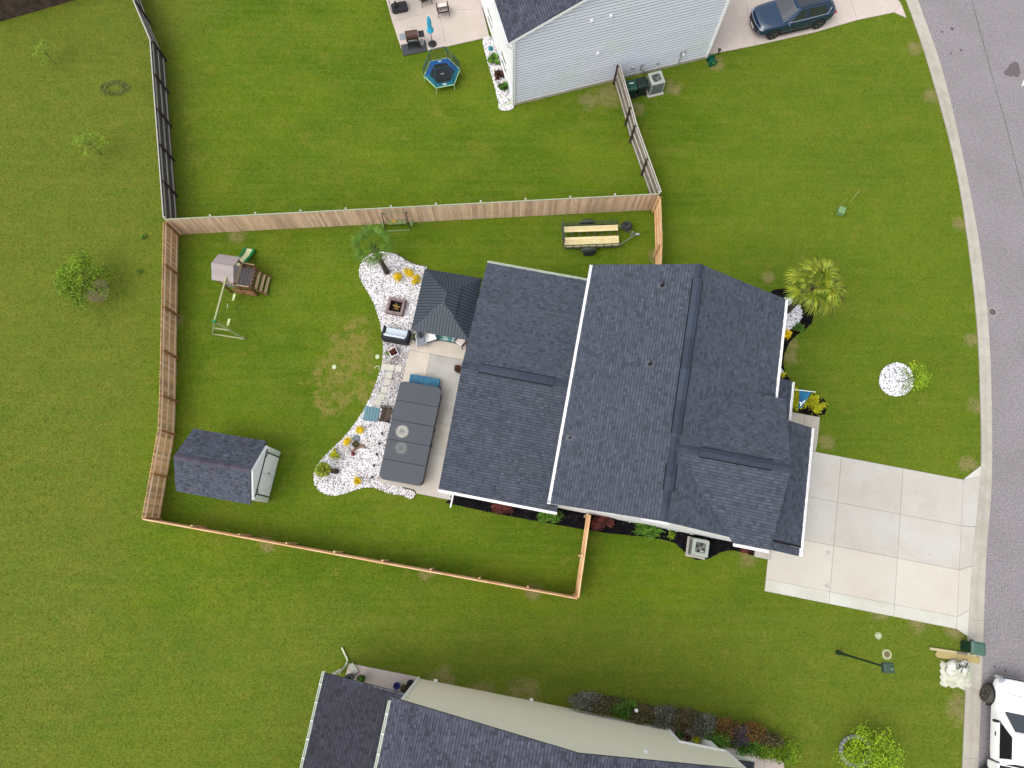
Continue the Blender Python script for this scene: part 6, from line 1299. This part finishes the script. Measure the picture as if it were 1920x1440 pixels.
cab.loft([rb, rt, rt2]); cab.build('cabin', BL, suv, fix=True, bevel=.02)
def lerp3(a, b, t): return tuple(a[i]+(b[i]-a[i])*t for i in range(3))
def glass(parent, name, a, b, c, d, e=.012, m=.06, mat=None):
    """quad a,b (bottom) c,d (top), inset by m, pushed out by e"""
    A_, B_, C_, D_ = map(Vector, (a, b, c, d)); n3 = (B_-A_).cross(D_-A_).normalized(); cen = (A_+B_+C_+D_)/4
    if n3.dot(cen-Vector((-.6, 0, 1.2))) < 0: n3 = -n3
    P_ = [p+(cen-p).normalized()*m+n3*e for p in (A_, B_, C_, D_)]; mb = MB(); mb.slab([tuple(p) for p in (P_ if (P_[1]-P_[0]).cross(P_[2]-P_[1]).dot(n3) > 0 else P_[::-1])], n3, .01); return mb.build(name, mat or GL, parent)
glass(suv, 'windshield', (1.0, .74, 1.07), (1.0, -.74, 1.07), (.22, -.55, 1.59), (.22, .55, 1.59)); glass(suv, 'rear_window', (-2.18, .68, 1.12), (-2.18, -.68, 1.12), (-1.80, -.52, 1.59), (-1.80, .52, 1.59))
for s_ in (-1, 1):
    glass(suv, 'front_window', (.56, s_*.86, 1.06), (-.42, s_*.87, 1.06), (-.36, s_*.605, 1.59), (.0, s_*.60, 1.59)); glass(suv, 'rear_side_window', (-.46, s_*.87, 1.06), (-1.75, s_*.84, 1.08), (-1.5, s_*.595, 1.58), (-.40, s_*.605, 1.59))
    MB().tube([(.75, s_*.875, 1.05), (-.5, s_*.885, 1.065), (-1.7, s_*.865, 1.09), (-1.86, s_*.74, 1.40)], .016, 6).build('window_trim', CH, suv); MB().tube([(.05, s_*.56, 1.66), (-.2, s_*.58, 1.70), (-1.5, s_*.58, 1.70), (-1.7, s_*.55, 1.66)], .02, 6).build('roof_rail', TR, suv)
    m_ = MB(); m_.blob((.72, s_*1.03, 1.08), (.08, .11, .07), 10, 6); m_.build('mirror', BL, suv, smooth=True); 
    for x_ in (.15, -.85): MB().box((x_, s_*.95, .92), (.2, .03, .035)).build('door_handle', CH, suv)
    for x_ in (1.38, -1.42): arch(suv, x_, s_*.945, .43, TR); wheel(suv, (x_, s_*.86, .35), .355, .23, M('rim_grey', (.35, .35, .36, 1), rough=.3, metal=.8))
    MB().box((0, s_*.93, .27), (2.0, .05, .1)).build('sill_trim', TR, suv); MB().blob((2.16, s_*.68, .80), (.18, .16, .06), 10, 6).build('headlight', M('lamp_glass', (.25, .27, .3, 1), rough=.1), suv); MB().blob((-2.24, s_*.72, .96), (.10, .16, .06), 10, 6).build('taillight', M('tail_red', (.3, .01, .01, 1), rough=.15), suv)
MB().box((-.55, 0, 1.662), (1.35, .92, .012)).build('sunroof', GL, suv, bevel=.004)
MB().box((2.33, 0, .56), (.12, 1.1, .26)).build('grille', TR, suv, bevel=.03); MB().tube([(2.30, .62, .80), (2.40, .25, .80), (2.40, -.25, .80), (2.30, -.62, .80)], .022, 6).build('grille_trim', CH, suv); MB().tube([(2.22, .66, .36), (2.38, .3, .34), (2.38, -.3, .34), (2.22, -.66, .36)], .03, 6).build('bumper_trim', CH, suv); MB().box((2.38, 0, .42), (.03, .4, .1)).build('number_plate', mm('white_soft'), suv)
# white pickup
PH = R(90-10.5); ww = at(1853, 1301, .42); fwd = Vector((math.cos(PH), math.sin(PH), 0)); lf = Vector((-math.sin(PH), math.cos(PH), 0)); cc = Vector((ww[0], ww[1], 0))-fwd*1.85-lf*.95
pk_ = thing('pickup_truck', 'white pickup truck with chunky tyres parked at the bottom right kerb', 'truck', (cc.x, cc.y, .01), PH); WH = M('truck_white', (.80, .80, .80, 1), rough=.3, coat=.5, var=.02); 
carbody(pk_, [(2.72, .66, .55, .88, .92), (2.62, .84, .45, 1.0, 1.05), (2.2, .92, .42, 1.08, 1.16), (1.4, .94, .42, 1.14, 1.20), (1.2, .94, .42, 1.15, 1.2), (-.85, .94, .42, 1.17, 1.2), (-.95, .94, .42, 1.17, 1.18)], WH, 'front_body')
cb = MB(); bot = [(1.30, .80), (.9, .88), (-.85, .88), (-.95, .84)]; top = [(.52, .62), (.35, .66), (-.70, .67), (-.78, .62)]
rb = [(x, y, 1.14) for x, y in bot]+[(x, -y, 1.14) for x, y in bot[::-1]]; rt = [(x, y, 1.74) for x, y in top]+[(x, -y, 1.74) for x, y in top[::-1]]; rt2 = [(x*.95, y*.86, 1.80) for x, y in top]+[(x*.95, -y*.86, 1.80) for x, y in top[::-1]]
cb.loft([rb, rt, rt2]); cb.build('cabin', WH, pk_, fix=True, bevel=.03)
glass(pk_, 'windshield', (1.30, .76, 1.2), (1.30, -.76, 1.2), (.52, -.62, 1.73), (.52, .62, 1.73)); glass(pk_, 'rear_window', (-.95, .74, 1.28), (-.95, -.74, 1.28), (-.78, -.58, 1.72), (-.78, .58, 1.72))
for s_ in (-1, 1):
    glass(pk_, 'side_window', (.86, s_*.89, 1.17), (-.78, s_*.89, 1.17), (-.66, s_*.675, 1.72), (.34, s_*.665, 1.72), m=.05, mat=M('open_window', (.004, .004, .005, 1), rough=.6) if s_ > 0 else None)
    if s_ > 0: MB().beam((-.2, s_*.895, 1.19), (-.2, s_*.69, 1.70), .06, .03, (1, 0, 0)).build('window_pillar', TR, pk_)
    MB().beam((.80, s_*.9, 1.22), (.84, s_*1.12, 1.24), .05, .05).build('mirror_arm', TR, pk_); MB().box((.82, s_*1.14, 1.27), (.12, .2, .2)).build('mirror', TR, pk_, bevel=.03)
    for x_ in (1.85, -1.75): arch(pk_, x_, s_*.95, .52, TR)
    wheel(pk_, (1.85, s_*.95, .41), .41, .30, M('rim_truck', (.16, .15, .14, 1), rough=.5, metal=.5), steer=R(-14), tyre=M('muddy_tyre', (.05, .045, .038, 1), var=.3)); wheel(pk_, (-1.75, s_*.95, .41), .41, .30, M('rim_truck'), tyre=M('muddy_tyre'))
    MB().box((-1.95, s_*.90, .82), (2.0, .10, .72)).build('bed_side', WH, pk_, bevel=.03); MB().blob((2.52, s_*.66, .95), (.2, .17, .08), 10, 6).build('headlight', M('lamp_glass'), pk_)
    MB().box((.25, s_*.955, .98), (.18, .03, .035)).build('door_handle', TR, pk_)
MB().box((-1.95, 0, .62), (2.0, 1.7, .06)).build('bed_floor', TR, pk_); MB().box((-2.97, 0, .84), (.08, 1.72, .66)).build('tailgate', WH, pk_, bevel=.02); MB().box((-.98, 0, .86), (.05, 1.72, .62)).build('bed_front', WH, pk_); MB().box((2.70, 0, .52), (.14, 1.45, .2)).build('bumper', M('bumper_grey', (.35, .35, .35, 1)), pk_, bevel=.04); MB().box((2.72, 0, .8), (.06, 1.0, .24)).build('grille', TR, pk_, bevel=.02); MB().tube([(2.35, .78, 1.06), (2.05, .4, 1.205), (2.05, -.4, 1.205), (2.35, -.78, 1.06)], .008, 5).build('hood_seam', TR, pk_)
for k in range(3): MB().lathe([(.05, 1.80), (.04, 1.83), (.001, 1.835)], (.42-.02*abs(k-1), -.2+k*.2, 0), 10).build('roof_marker', mm('black'), pk_)
# ------------------------------------------------------------------ short turf blades over the lawns in view
def turf(n, x0, x1, y0, y1, s0, s1):
    P = np.column_stack([RNG.uniform(x0, x1, n), RNG.uniform(y0, y1, n)])
    for k in KEEP: P = P[~inside(P, k)]
    N = len(P); a = RNG.uniform(0, 6.283, N); s = RNG.uniform(s0, s1, N); d = np.column_stack([np.cos(a), np.sin(a)]); w_ = np.column_stack([-d[:, 1], d[:, 0]])*(s*.30)[:, None]
    h = s*RNG.uniform(.35, .8, N); z = np.zeros(N)
    V = np.stack([np.column_stack([P+w_, z+.002]), np.column_stack([P-w_, z+.002]), np.column_stack([P+d*s[:, None], h])], 1).reshape(-1, 3)
    m = bpy.data.meshes.new('grass'); m.vertices.add(3*N); m.vertices.foreach_set('co', V.ravel()); m.loops.add(3*N); m.loops.foreach_set('vertex_index', np.arange(3*N, dtype=np.int32))
    m.polygons.add(N); m.polygons.foreach_set('loop_start', np.arange(0, 3*N, 3, dtype=np.int32)); m.update(calc_edges=True); m.materials.append(TURF)
    return tag(put('grass', m), 'short mown grass blades of the lawns', None, None, 'stuff')
turf(520000, -30, 26, -11, 33, .03, .075)
